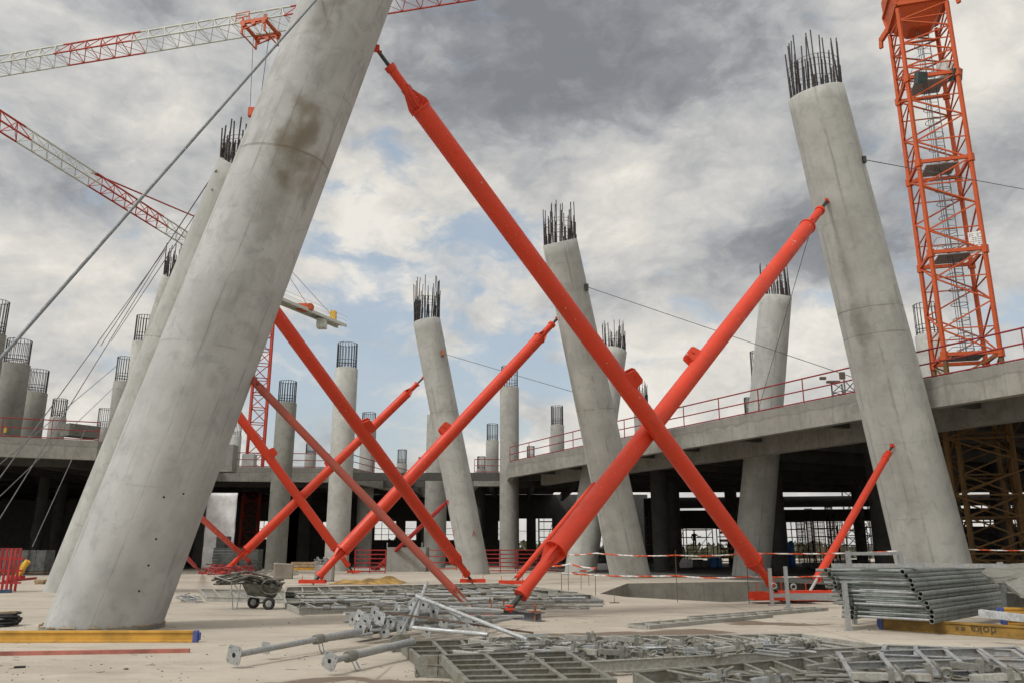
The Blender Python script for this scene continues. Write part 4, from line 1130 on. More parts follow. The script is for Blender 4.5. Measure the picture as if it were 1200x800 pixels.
# ------------------------------------------------------------------ cables
def cable(label, a, b_, r, mat=None, sag=0.0, name='guy_cable', group='thin guy cables', clamp=True):
    n_ = 14; pts_ = [a.lerp(b_, i / n_) - Vector((0, 0, sag * 4 * (i / n_) * (1 - i / n_))) for i in range(n_ + 1)]
    o = MB().path(pts_, r, 6).build(name, mat or M['wire'])
    return tag(o, label, 'cable', group)
a = surf('A', 372, 3, .06); a2 = P(412, -50, Y=16.4); a = a + (a - surf('A', 366, 12, .06)) * .6
bq = P(-20, 443, Y=10.5); d = (bq - a).normalized(); bg_ = a + d * ((-a.z) / d.z if d.z < 0 else 30)
p_end = a + d * min((bg_ - a).length, 60)
cable('thick steel cable running from the front column down past the left edge', a, p_end, .026, M['cable'], group=None, name='steel_cable')
def gnd(px, py): return P(px, py, z=0)
cable('upper guy wire from the half hidden column down to the left, steeper', surf('B', 255, 200, .05), P(118, 405, Y=50), .022)
cable('guy wire from the half hidden column passing close above another', surf('B', 250, 222, .05), P(130, 400, Y=52), .018)
wl = surf('H', 193, 298, .2)
cable('left guy wire of the pair crossing the left deck railing', P(194, 292, Y=50), P(-40, 614, Y=26), .022)
cable('right guy wire of the pair crossing the left deck railing', P(195, 292, Y=50), P(-30, 655, Y=27), .022)
cable('guy wire crossing the dark opening from the deck edge to the slab', P(100, 503, Y=44), P(38, 640, Y=34), .02)
cable('flat guy wire crossing behind the pair at left', P(137, 428, Y=60), P(-20, 560, Y=33), .02)
cable('short guy wire nearest the front column at left', P(133, 454, Y=60), P(-20, 600, Y=30), .018)
cable('thin wire from the right column out to the right edge', surf('R', 1012, 188, .05), P(1260, 233, Y=46), .018)
cable('thin wire from the column right of centre across the deck piercing column', surf('C', 688, 337, .05), P(1030, 452, Y=40), .018)
cable('thin wire from the middle leaning column to the one right of it', surf('D', 518, 414, .05), P(672, 459, Y=50), .02)
cable('wire hanging from the upper end of the rising huge strut', tS2.lerp(bS2, .07), P(888, 482, Y=42), .014)
o = [o for o in bpy.data.objects if o.get('label', '').startswith('tall leaning column at right')][0]
MB().box(surf('R', 1011, 188, .06), (.14, .14, .28)).build('wire_clamp', M['rod'], o)
o = [o for o in bpy.data.objects if o.get('label', '').startswith('leaning column right of centre')][0]
MB().box(surf('C', 686, 337, .07), (.22, .2, .36)).build('wire_clamp', M['rod'], o)
MB().box(surf('D', 518, 414, .07), (.22, .2, .4)).build('wire_clamp', M['rust'], od)

# ------------------------------------------------------------------ barrier tape and stakes
def tape(label, pts_px, seed, w_=.042):
    rnd = random.Random(seed); pts3 = []
    for i in range(len(pts_px) - 1):
        a, b_ = pts_px[i], pts_px[i + 1]
        for j in range(14):
            q = j / 14; p = a.lerp(b_, q) - Vector((0, 0, .10 * 4 * q * (1 - q) * .5)); pts3.append(p)
    pts3.append(pts_px[-1]); m = MB(); acc = 0; uv = []; tw = rnd.uniform(0, 6)
    V = []
    for i, p in enumerate(pts3):
        if i: acc += (p - pts3[i - 1]).length
        ang = .3 * math.sin(acc * .55 + tw) + .12 * math.sin(acc * 1.7 + tw)
        h = Vector((0, math.sin(ang), math.cos(ang))) * w_ / 2
        V.append((p - h, p + h, acc))
    th_ = Vector((0, .002, 0))
    for i in range(len(V) - 1):
        a, b_ = V[i], V[i + 1]; k = len(m.v)
        m.add([a[0], b_[0], b_[1], a[1]], [(0, 1, 2, 3)], True); uv.append([(a[2], 0), (b_[2], 0), (b_[2], 1), (a[2], 1)])
    m.uv = uv
    o = m.build('barrier_tape', M['tape'])
    md = o.modifiers.new('solid', 'SOLIDIFY'); md.thickness = .003
    return tag(o, label, 'barrier tape', 'red and white barrier tapes')
def stake(label, px, pyb, pyt, zbase=0.0):
    b_ = P(px, pyb, z=zbase); t_ = Vector((b_.x, b_.y, P(px, pyt, Y=b_.y).z))
    o = MB().tube(b_ - Vector((0, 0, .05)), t_ + Vector((.01, 0, .03)), .011, n=6).build('rebar_stake', M['rebar_rust'])
    tag(o, label, 'stake', 'thin rebar stakes'); return b_, t_
st = {}
for k, l, x, yb, yt in (('a', 'rebar stake in front of the pit, left one carrying both tapes', 794, 705, 645), ('b', 'rebar stake right of the other in front of the pit', 878, 707, 650),
                        ('c', 'thin stake at the left end of the lower tape', 658, 698, 669), ('d', 'thin stake just behind the left tape end', 666, 693, 660), ('e', 'thin stake at the middle of the short tapes', 681, 690, 672), ('f', 'taller thin stake right of the short tapes', 698, 698, 648), ('g', 'smallest stake close to the pit corner', 690, 686, 664)):
    st[k] = stake(l, x, yb, yt)
def at(k, py): b_, t_ = st[k]; return Vector((b_.x, b_.y - .02, P(600, py, Y=b_.y).z))
tape('upper barrier tape running from the big strut to the right column', [P(655, 648, Y=30), P(698, 647.5, Y=27), at('a', 650) , at('b', 647.5), P(1052, 645, Y=27)], 1)
tape('lower barrier tape running in front of the pit to the tube stack', [P(658, 671, Y=27), at('a', 674), at('b', 675), P(1000, 672, Y=26)], 2)
tape('short sagging tape between the thin stakes', [P(640, 662, Y=32), P(668, 660, Y=31), P(699, 665, Y=30), P(680, 668, Y=29), P(658, 671, Y=27.2)], 3, .06)
tape('far barrier tape right of the tall right column', [P(1133, 643, Y=34), P(1260, 643, Y=33)], 4)
p = G(720, 706)
MB_ = MB().tube(p, p + Vector((0, 0, .02)), .16, n=16).tube(p, p + Vector((0, 0, .22)), .008, n=5)
tag(MB_.build('anchor_washer', M['rebar_rust']), 'small round anchor plate with a pin on the slab before the pit', 'anchor plate')

# ------------------------------------------------------------------ props (shoring tubes)
GP = 'loose shoring props'
def prop(label, a, b_, r=.045, mat=None, plate=.24, handle=True, mid=.45, far_plate=False, name='shoring_prop', group=GP):
    mat = mat or M['galv']; a = Vector(a); b_ = Vector(b_); d = (b_ - a); L = d.length; d.normalize()
    th = thing(name, label, 'shoring prop', a, group)
    j = a + d * L * mid
    MB().tube(a + d * .012, j + d * .05, r * .78, n=14).build('inner_tube', mat, th)
    MB().tube(j, b_, r, n=14).build('outer_tube', mat, th)
    MB().tube(j - d * .08, j + d * .1, r * 1.35, n=14).build('adjusting_nut', M['form'], th)
    if plate:
        x, y, _ = frame_of(d); m = MB(); R = Matrix((x, y, d)).transposed() @ Matrix.Rotation(random.uniform(-.4, .4), 3, 'Z')
        c = plate * .5; k = c * .72
        poly = [(-c, -k), (-k, -c), (k, -c), (c, -k), (c, k), (k, c), (-k, c), (-c, k)]
        lo = [a + R @ Vector((px_, py_, 0)) for px_, py_ in poly]; hi = [a + R @ Vector((px_, py_, .012)) for px_, py_ in poly]
        m.add(lo + hi, [list(range(8))[::-1], list(range(8, 16))] + [(i, (i + 1) % 8, 8 + (i + 1) % 8, 8 + i) for i in range(8)])
        pl = m.build('end_plate', mat, th)
        mh = MB().tube(a - d * .003, a + d * .004, plate * .13, n=14)
        mh.build('plate_hole', M['hole'], pl)
        if plate > .2:
            for sx in (-1, 1):
                for sy in (-1, 1):
                    q = a + R @ Vector((sx * plate * .34, sy * plate * .34, 0)); MB().tube(q - d * .003, q + d * .004, plate * .035, n=8).build('bolt_hole', M['hole'], pl)
    if handle:
        x, y, _ = frame_of(d); dn = -y if y.z > 0 else y
        dn = (dn + x * random.uniform(-.6, .6)).normalized()
        q = j + dn * r * 1.1; hh = .17
        MB().path([q, q + dn * hh * .7 + d * .02, q + dn * hh + d * .06, q + dn * hh * .8 + d * .11, q + dn * .02 + d * .09], .011, 6).build('handle', M['galv_b'], th)
    return th
def onz(px, py, z): return P(px, py, z=z)
def P16(px, py, Y): return P(px, py, Y=Y)
prop('long prop lying left of the pile with its square plate facing the camera', P(274, 767, Y=12.0), P(422, 739, Y=14.6), .055, plate=.25, mid=.62)
prop('prop with square plate and handle pointing left from the frames', P(386, 774, Y=11.3), P(484, 751, Y=13.2), .055, plate=.22, mid=.22)
prop('thin prop lying just behind the long one at left', P(311, 758.5, Y=12.9), P(436, 742, Y=15), .028, plate=.17, handle=False, mid=.5)
rnd = random.Random(5)
pile = [(444.5, 724, 15.2, 575, 737, 'front top'), (427.5, 728, 15.1, 560, 744, 'front centre'), (439, 717, 15.7, 598, 728, 'upper'), (421, 721, 15.7, 580, 722, 'upper left'),
        (413, 725, 15.9, 575, 716, 'far left'), (422.5, 734, 15.0, 555, 748, 'lowest left'), (458, 728, 15.4, 590, 735, 'middle'), (475.5, 727, 15.3, 600, 742, 'right of middle'),
        (496, 708, 16.6, 600, 712, 'rear upper'), (403, 718.5, 16.3, 540, 712, 'rear left'), (402, 728, 16.0, 530, 720, 'low left'), (470, 735, 15.2, 585, 748, 'low right'), (432, 738, 15.1, 560, 750, 'bottom'), (450, 740, 15.2, 580, 750, 'bottom right'), (486, 718, 16.0, 612, 726, 'right upper'), (465, 714, 16.5, 600, 718, 'rear'),
        (508, 716, 16.3, 0, 0, 'in the middle of the heap'), (520, 728, 15.6, 0, 0, 'middle near side'), (535, 722, 16.2, 0, 0, 'right of the middle'), (500, 739, 15.0, 0, 0, 'near side right'), (548, 732, 15.6, 0, 0, 'at the right end'), (482, 708, 16.9, 0, 0, 'topmost rear')]
for i, (x, y, Y, x2, y2, w_) in enumerate(pile):
    a = P(x, y, Y=Y); an_ = math.radians(rnd.uniform(36, 74)); Lp = rnd.uniform(2.0, 2.8); a.z = max(.09, a.z); b_ = a + Vector((math.cos(an_), math.sin(an_), 0)) * Lp; b_.z = max(.07, a.z * rnd.uniform(.5, 1.0))
    prop('dusty grey prop in the bottom centre pile, plate end %s' % w_, a, b_, rnd.choice((.035, .04, .03)), M['galv'] if i % 3 else M['galv_b'], plate=(.0 if i in (9, 10) else rnd.uniform(.19, .25)), handle=i % 2 == 0, mid=rnd.uniform(.2, .5))
tag(MB().tube(P(488, 698, Y=15.9), P(618, 749, Y=13.7), .034, n=12).build('steel_tube', M['galv_b']), 'bright tube sloping down right across the prop pile', 'tube', 'loose tubes on the prop pile')
tag(MB().tube(P(500, 682, Y=16.6), P(481, 737, Y=14.9), .034, n=12).build('steel_tube', M['galv_b']), 'bright tube standing up steeply from the prop pile', 'tube', 'loose tubes on the prop pile')
tag(MB().tube(P(493, 695, Y=16.2), P(470, 741, Y=14.8), .026, n=12).build('steel_tube', M['galv']), 'duller tube leaning beside the steep bright one', 'tube', 'loose tubes on the prop pile')
tag(MB().bar(P(453, 717, Y=15.3), P(625, 741, Y=14.5), .03, .03).build('steel_tube', M['rebar_rust']), 'thin brown bar lying nearly level across the prop pile', 'bar', 'loose tubes on the prop pile')
tag(MB().bar(P(524, 714, Y=15.6), P(569, 746, Y=14.2), .035, .03).build('steel_tube', M['galv']), 'thin grey bar sloping steeply down right on the pile', 'bar', 'loose tubes on the prop pile')
tag(MB().tube(P(484, 735, Y=14.9), P(572, 743, Y=14.2), .035, n=12).build('steel_tube', M['galv_b']), 'bright level tube at the near side of the pile', 'tube', 'loose tubes on the prop pile')
tag(MB().tube(P(606, 746, z=.05), P(641, 745, z=.06), .05, n=12).build('steel_tube', M['galv_g']), 'short dark tube end right of the pile', 'tube', 'loose tubes on the prop pile')
a = G(416, 752) + Vector((0, 0, .1)); b_ = G(462, 744) + Vector((0, 0, .12))
m = MB(); m.bar(a, b_, .2, .02); m.bar(a + Vector((0, -.09, .08)), b_ + Vector((0, -.09, .08)), .02, .18); m.bar(a + Vector((0, .09, .08)), b_ + Vector((0, .09, .08)), .02, .18)
tag(m.build('steel_channel', M['form']), 'grey steel channel under the left of the prop pile', 'steel channel')

# ------------------------------------------------------------------ formwork panels in the foreground
GF = 'formwork panels lying flat in the foreground'
def panel(label, c, nrib, nlong, z0=.0, h=.13, w_=.07, mat=None, endplates=(), group=GF, board=False, name='formwork_grid'):
    """c = near-left, near-right, far-right, far-left (Vectors, ground level)"""
    mat = mat or M['form']; c = [Vector((p.x, p.y, z0)) for p in c]
    th = thing(name, label, 'formwork panel', (c[0] + c[2]) / 2, group)
    up = Vector((0, 0, 1)); hz = Vector((0, 0, h / 2))
    for nm, a, b_ in (('side_rail', c[0], c[1]), ('side_rail', c[3], c[2]), ('end_rail', c[0], c[3]), ('end_rail', c[1], c[2])):
        d = (b_ - a).normalized(); n_ = Vector((-d.y, d.x, 0)); m = MB()
        ext = d * (w_ * .5 if nm == 'side_rail' else -w_ * .55)
        if nm == 'end_rail': m.bar(a - ext + hz * .98, b_ + ext + hz * .98, w_ * .8, h * .93)
        else:
            m.bar(a - ext + hz, b_ + ext + hz, w_ * .35, h); m.bar(a - ext + Vector((0, 0, h - .008)), b_ + ext + Vector((0, 0, h - .008)), w_, .016); m.bar(a - ext + Vector((0, 0, .010)), b_ + ext + Vector((0, 0, .010)), w_, .016)
        m.build(nm, mat, th, bevel=.004)
    m = MB()
    for i in range(1, nrib):
        q = i / nrib + random.uniform(-.15, .15) / nrib; a = c[0].lerp(c[1], q); b_ = c[3].lerp(c[2], q); d = (b_ - a).normalized()
        m.bar(a + d * w_ * .6 + Vector((0, 0, h * .52)), b_ - d * w_ * .6 + Vector((0, 0, h * .52)), .03, h * .72)
        m.bar(a + d * w_ * .6 + Vector((0, 0, h * .9)), b_ - d * w_ * .6 + Vector((0, 0, h * .9)), .055, .014)
    if nrib > 1: m.build('cross_ribs', mat, th)
    m = MB()
    for i in range(1, nlong):
        q = i / nlong; a = c[0].lerp(c[3], q); b_ = c[1].lerp(c[2], q); d = (b_ - a).normalized()
        m.bar(a + d * w_ * .6 + Vector((0, 0, h * .48)), b_ - d * w_ * .6 + Vector((0, 0, h * .48)), .026, h * .58)
        m.bar(a + d * w_ * .6 + Vector((0, 0, h * .80)), b_ - d * w_ * .6 + Vector((0, 0, h * .80)), .06, .012)
    if nlong > 1: m.build('long_ribs', mat, th)
    if board:
        m = MB(); m.add([p + Vector((0, 0, .02)) for p in c], [(0, 1, 2, 3)]); m.add([p + Vector((0, 0, .004)) for p in c], [(3, 2, 1, 0)]); m.build('form_board', M['form_d'], th)
    for i in endplates:
        p = c[i]; other = c[(i + 1) % 4] if i in (0, 2) else c[(i - 1) % 4]
        d = (other - p).normalized()
        poly = [(-.14, 0), (-.20, .08), (-.20, .2), (-.10, .27), (.12, .27), (.12, .0)]
        n_ = Vector((-d.y, d.x, 0)) * .025
        a_ = [p + d * x_ + Vector((0, 0, z_)) - n_ for x_, z_ in poly]; b2 = [p + d * x_ + Vector((0, 0, z_)) + n_ for x_, z_ in poly]; k = 6
        m = MB().add(a_ + b2, [list(range(k)), list(range(2 * k - 1, k - 1, -1))] + [(j, k + j, k + (j + 1) % k, (j + 1) % k) for j in range(k)])
        pl = m.build('corner_plate', mat, th, bevel=.006)
        MB().ring(p + d * -.16 + Vector((0, 0, .03)), (d.x, d.y, .3), .07, .013, 18, 6).build('lifting_ring', mat, pl)
    return th
panel('formwork panel nearest the prop pile with two rounded corner plates', [G(503, 793), G(672, 800), G(640, 757), G(471, 763)], 5, 5, z0=0, h=.16, endplates=(0, 3))
panel('formwork panel at the bottom edge left, its end rail showing', [G(548, 835), G(720, 832), G(665, 791), G(518, 797)], 3, 5, z0=.19, h=.12)
panel('long formwork panel with a pale chipped side rail at bottom centre', [G(645, 796), G(1040, 772), G(940, 756), G(572, 761)], 13, 1, z0=.05, h=.15, mat=M['form_l'])
panel('formwork panel under the long one, set back at left', [G(560, 778), G(760, 772), G(740, 762), G(545, 763)], 6, 3, z0=0.0, h=.035, mat=M['form'])
panel('large formwork panel at bottom right nearest the camera', [G(820, 850), G(1240, 818), G(1075, 771), G(745, 803)], 9, 2, z0=0, h=.16, mat=M['form'])
panel('rightmost formwork panel lying on top at the bottom edge', [G(1010, 840), G(1260, 830), G(1195, 783), G(985, 790)], 5, 3, z0=.17, h=.12, mat=M['galv'])
panel('narrow light grey panel bridging the two right hand ones', [G(1035, 792), G(1210, 800), G(1190, 785), G(1040, 778)], 4, 1, z0=.175, h=.1, mat=M['galv'])
# clamps lying on top
GC = 'steel wedge clamps scattered on the formwork panels'
def clamp(p, ang, L=.75, mat=None, tilt=0, label=None):
    mat = mat or M['galv']; th = thing('wedge_clamp', label, 'clamp', p, GC)
    R = Matrix.Rotation(ang, 3, 'Z') @ Matrix.Rotation(tilt, 3, 'Y'); V = Vector
    m = MB(); m.box(p + R @ V((0, 0, .035)), (L, .012, .07), R); m.box(p + R @ V((0, .035, .065)), (L, .07, .012), R); m.box(p + R @ V((0, .07, .035)), (L, .012, .07), R)
    for s_ in (-1, 1): m.box(p + R @ V((s_ * L * .5, .035, .02)), (.02, .07, .09), R)
    m.build('clamp_channel', mat, th, bevel=.004)
    m = MB(); m.box(p + R @ V((0, .05, .02)), (.06, .13, .2), R); m.tube(p + R @ V((.08, -.05, .1)), p + R @ V((.08, .17, .12)), .02, n=8); m.ring(p + R @ V((.16, -.02, .02)), R @ V((0, 1, .2)), .05, .014, 14, 6)
    m.build('wedge', M['form'], th)
cl = [(618, 780, .2, 0, 'left end beside the inner corner'), (640, 760, .22, .6, 'just behind the long side rail, left'), (672, 765, .22, -.7, 'tilted across the third rib'), (700, 762, .22, -.6, 'tilted across the fifth rib'), (728, 768, .22, .1, 'lying level left of centre'),
      (745, 753, .22, .1, 'at the far rail, centre'), (770, 761, .22, -.7, 'tilted right of centre'), (800, 757, .22, -.8, 'steeply turned behind centre'), (865, 762, .22, .06, 'long bright one on the right ribs'), (905, 756, .22, -.5, 'near the right end'), (935, 760, .22, .3, 'beyond the right end rail'),
      (690, 750, .2, .05, 'far edge, left part'), (820, 765, .22, .2, 'between two ribs right of centre'), (600, 765, .2, .4, 'near the prop pile'), (575, 757, .2, -.4, 'small turned one behind the corner'),
      (905, 800, .2, .1, 'on the big near panel, left'), (975, 783, .2, .2, 'on the big near panel, far side'), (1045, 797, .3, -.25, 'bright, pointing at the right corner'), (1090, 792, .32, -.3, 'bright, right of another bright one'), (1150, 786, .3, -.25, 'bright, close to the right edge'), (1185, 797, .3, -.1, 'at the very right edge'), (845, 797, .2, -.7, 'dark, on the near panel corner'), (1010, 775, .2, .3, 'where two panels meet')]
for i, (x, y, z_, a_, w_) in enumerate(cl):
    p = P(x, y, z=z_); clamp(p, a_, L=(.42 + .32 * (i % 3) / 2), mat=M['galv'] if i % 3 == 0 else (M['form'] if i % 3 == 1 else M['form_l']), tilt=random.uniform(-.12, .12), label='wedge clamp ' + w_)
# small knotted scrap (chains, wing nuts) as loose heap
for (x0, x1, y0, y1, nn_, lab) in ((600, 780, 750, 766, 90, 'loose wing nuts and pins strewn over the long formwork panel'), (870, 960, 748, 757, 70, 'rough heap of cement crusted scrap at the right end of the panel'), (780, 880, 750, 768, 60, 'loose bolts strewn over the ribs right of centre')):
    m = MB()
    for i in range(nn_):
        p = P(random.uniform(x0, x1), random.uniform(y0, y1), z=random.uniform(.17, .24)); a_ = random.uniform(0, PI); d = Vector((math.cos(a_), math.sin(a_), random.uniform(-.3, .3)))
        L = random.uniform(.05, .16)
        if i % 3: m.tube(p, p + d * L, random.uniform(.012, .03), n=6)
        else: m.ring(p, (random.uniform(-1, 1), random.uniform(-1, 1), .6), random.uniform(.03, .06), .012, 10, 5)
    tag(m.build('fastener_scrap', M['form'] if nn_ != 70 else M['form_l']), lab, 'scrap', kind='stuff')
for (quad, nn_, mt_, lab) in (((600, 950, 751, 764), 75, 'galv', 'tangle of short steel profiles thrown over the long formwork panel'), ((350, 690, 690, 712), 110, 'form_l', 'tangle of fittings and short tubes lying all over the flat panel stack'), ((540, 660, 752, 768), 40, 'form_l', 'tangle of short steel profiles beside the prop heap'), ((790, 1210, 783, 800), 60, 'form', 'tangle of short profiles on the panels at the bottom edge')):
    m = MB()
    for i in range(nn_):
        p = P(random.uniform(quad[0], quad[1]), random.uniform(quad[2], quad[3]), z=random.uniform(.17, .27) + (.03 if quad[0] == 350 else 0)); a_ = random.choice((.15, 2.5, -.5, .15)) + random.uniform(-.35, .35)
        d = Vector((math.cos(a_), math.sin(a_), random.uniform(-.12, .12))) * random.uniform(.10, .30); k_ = random.uniform(.03, .06)
        if random.random() < .6: m.bar(p - d, p + d, k_, .010).bar(p - d + Vector((0, 0, -k_ * .5)), p + d + Vector((0, 0, -k_ * .5)), .01, k_)
        else: m.tube(p - d, p + d, random.uniform(.012, .024), n=7)
    tag(m.build('profile_scrap', M[mt_]), lab, 'scrap', kind='stuff')

# ------------------------------------------------------------------ mid panels behind the pile
GM = 'stacked formwork panels behind the prop pile'
lay = [((352, 720), (706, 708), (693, 702), (336, 713), 'front long panel of the flat stack behind the prop pile'), ((336, 713), (693, 702), (660, 696), (333, 706), 'second row panel of the flat stack'),
       ((333, 706), (660, 696), (625, 691), (333, 699), 'third row panel of the flat stack'), ((333, 699), (625, 691), (585, 687), (336, 692), 'rearmost row panel of the flat stack')]
for a, b_, c_, d_, l in lay:
    panel(l, [G(*a), G(*b_), G(*c_), G(*d_)], 16, 1, z0=0, h=.15, mat=M['form_l'], group=GM, board=True)
panel('small flat panel stack under the wheelbarrow', [G(243, 704), G(352, 707), G(345, 697), G(234, 694)], 6, 1, z0=0, h=.14, mat=M['form_l'], group=GM, board=True)
rnd = random.Random(9)
names_ = ['first', 'second', 'third', 'fourth', 'fifth', 'sixth', 'seventh', 'eighth', 'ninth', 'tenth', 'eleventh', 'twelfth', 'thirteenth', 'fourteenth', 'fifteenth', 'sixteenth', 'seventeenth', 'eighteenth', 'nineteenth', 'twentieth', 'twenty-first', 'twenty-second', 'twenty-third', 'twenty-fourth', 'twenty-fifth', 'twenty-sixth', 'twenty-seventh', 'twenty-eighth']
for i in range(28):
    r_ = i % 4; q = (i // 4) / 7
    y = (711, 705, 699, 693)[r_] + rnd.uniform(-1.5, 1.5); x0 = 345 + q * (330 - r_ * 22) + rnd.uniform(0, 16)
    a = P(x0, y, z=.22); L = rnd.uniform(1.4, 2.2); an = rnd.uniform(-.08, .10)
    b_ = a + Vector((math.cos(an) * L, math.sin(an) * L, 0))
    z2 = .20 + rnd.choice((0, .0, .07)); a.z = z2; b_.z = z2
    row = ('front', 'second', 'third', 'rear')[r_]
    prop('prop lying on the %s row of the flat panel stack, %s from the left' % (row, names_[i // 4]), a, b_, .04, M['galv'] if rnd.random() < .5 else M['form_l'], plate=.14, handle=False, mid=rnd.uniform(.3, .6), group='props laid on the flat panel stack')

# ladder-like grey bars lying before the pit
def ladder(label, px0, px1, w_, nr):
    a, b_ = G(*px0), G(*px1); d = (b_ - a); L = d.length; d.normalize(); n_ = Vector((-d.y, d.x, 0))
    th = thing('grating_strip', label, 'grating', a, 'ladder-like steel strips before the pit')
    for s_ in (0, w_): MB().bar(a + n_ * s_ + Vector((0, 0, .04)), b_ + n_ * s_ + Vector((0, 0, .04)), .05, .08).build('side_rail', M['form_l'], th)
    m = MB()
    for i in range(nr + 1): p = a + d * (L * i / nr); m.bar(p + n_ * .03 + Vector((0, 0, .045)), p + n_ * (w_ - .03) + Vector((0, 0, .045)), .04, .05)
    m.build('rungs', M['form_l'], th)
ladder('long ladder-like steel strip lying on the slab before the pit, left one', (760, 737), (905, 723), .55, 9)
ladder('second ladder-like strip overlapping the first at its right', (822, 727), (970, 715), .4, 10)

# ------------------------------------------------------------------ right: frame stack
N0 = P(1096, 727, z=.26)
L0 = P(1004, 722, z=.26); R0 = P(1186, 711, z=.26)
dl = (L0 - N0); dr = (R0 - N0)
print('frame dims', dl.length, dr.length, N0)
GR = 'shoring frames stacked on the yellow beam'
ords = ['bottom', 'second lowest', 'third lowest', 'fourth lowest', 'fifth lowest', 'middle', 'seventh from below', 'fifth from the top', 'fourth from the top', 'third from the top', 'second from the top', 'topmost']
for i in range(12):
    q = i / 11; z_ = .26 + i * .083
    sh = Vector((-.42 * q ** 1.3, .1 * q, 0)) + Vector((rnd.uniform(-.05, .05), rnd.uniform(-.05, .05), 0))
    N = Vector((N0.x, N0.y, z_)) + sh; dL = Vector((dl.x, dl.y, 0)); dR = Vector((dr.x, dr.y, 0)) * (1 - .1 * q)
    th = thing('shoring_support', 'grey tubular frame, %s in the right hand stack' % ords[i], 'shoring frame', N, GR)
    uL, uR = dL.normalized(), dR.normalized()
    MB().pipe(N - uR * .10, N + dR, .05).build('main_tube', M['galv_g'], th)
    MB().pipe(N + dL - uR * .10 + uL * .02, N + dL + dR, .05).build('main_tube', M['galv_g'], th)
    e0 = Vector((0, 0, .012))
    for k, s_ in enumerate((.0, .12, .85)):
        MB().tube(N + dR * s_ + uL * .05 + e0 + uR * .03, N + dR * s_ + dL - uL * .05 + e0 + uR * .03, .027, n=10).build('cross_tube', M['galv'] if i % 3 == 0 else M['galv_g'], th)
    # forked spigot at the left end
    MB().pipe(N + dL + uL * .04, N + dL + uL * .26 + uR * -.02, .033).build('spigot', M['galv_g'], th)
zt2 = .26 + 12 * .083
m = MB(); a = P(998, 661, Y=17.0); b_ = P(1178, 660, Y=16.6); a.z = b_.z = zt2 + .03; m.bar(a, b_, .16, .07)
tag(m.build('steel_channel', M['galv']), 'flat light grey profile lying on top of the frame stack', 'steel profile')
m = MB(); a = P(975, 662, Y=19.0); b_ = P(1172, 661, Y=18.6); a.z = b_.z = 1.24; m.bar(a, b_, .1, .1)
th = thing('stacking_pallet', 'galvanised stacking pallet with posts behind the frame stack', 'stacking pallet', G(1070, 724))
m.build('top_bar', M['galv'], th)
for x in (995, 1056, 1172):
    p = P(x, 661, Y=18.8)
    MB().bar(Vector((p.x, p.y, 0)), Vector((p.x, p.y, P(x, 645 if x < 1100 else 658, Y=18.8).z)), .09, .09).build('post', M['galv'], th)
p0 = P(995, 648, Y=18.8); p1 = P(1056, 648, Y=18.8); MB().bar(p0, p1, .06, .07).build('rail', M['galv'], th)
p = P(991, 700, Y=17.4); MB().bar(Vector((p.x, p.y, 0)), Vector((p.x, p.y, .95)), .09, .09).box((p.x, p.y, .01), (.16, .16, .02)).build('post', M['galv'], th)
# the other rack left of it with rings
th = thing('stacking_pallet', 'empty grey stacking rack with rings beside the red base plates', 'stacking pallet', G(950, 708))
a = G(905, 709); b_ = G(924, 712.5); c_ = G(981, 707)
for p, yt in ((a, 665), (b_, 663), (c_, 671)):
    zt3 = P(600, yt, Y=p.y).z
    MB().bar(p, Vector((p.x, p.y, zt3)), .09, .09).box(p + Vector((0, 0, .02)), (.2, .18, .04)).build('post', M['galv'], th)
dz = Vector((0, 0, .28))
MB().bar(a + dz, c_ + dz + Vector((0, -.2, 0)), .08, .1).bar(b_ + dz, b_ + dz + Vector((1.6, .2, 0)), .08, .1).build('cross_bar', M['galv'], th)
for x, y in ((907, 686), (930, 687), (975, 684)):
    MB().ring(P(x, y, Y=a.y - .05), (0, 1, .1), .075, .024, 20, 8).build('lifting_ring', M['galv'], th)

# yellow H20 beams
def h20(label, a, b_, mat, capmat=None, h=.2, text=False, caps=(1,), group='yellow formwork beams'):
    th = thing('formwork_girder', label, 'formwork beam', a, group); d = (b_ - a).normalized()
    V = Vector
    MB().bar(a + V((0, 0, .02)), b_ + V((0, 0, .02)), .08, .04).build('bottom_flange', mat, th, bevel=.006)
    MB().bar(a + V((0, 0, h - .02)), b_ + V((0, 0, h - .02)), .08, .04).build('top_flange', mat, th, bevel=.006)
    MB().bar(a + V((0, 0, h / 2)), b_ + V((0, 0, h / 2)), .03, h - .08).build('web', mat, th)
    for k in caps:
        p = b_ if k else a; s_ = 1 if k else -1
        MB().bar(p + V((0, 0, h / 2)), p + d * s_ * .09 + V((0, 0, h / 2)), .088, h * 1.02).bar(p + d * s_ * .09 + V((0, 0, h / 2)), p + d * s_ * .13 + V((0, 0, h / 2)), .05, h * .7).build('end_cap', capmat or M['blue'], th, bevel=.015)
    return th
h20('long yellow timber beam lying in front of the huge column', G(-60, 752.5), G(226, 752), M['beamyellow'])
yb0, yb1 = G(1036, 737), G(1290, 755)
bt = h20('yellow timber beam with dark lettering under the frame stack', yb0, yb1, M['beamshade'], caps=(0,), h=.235)
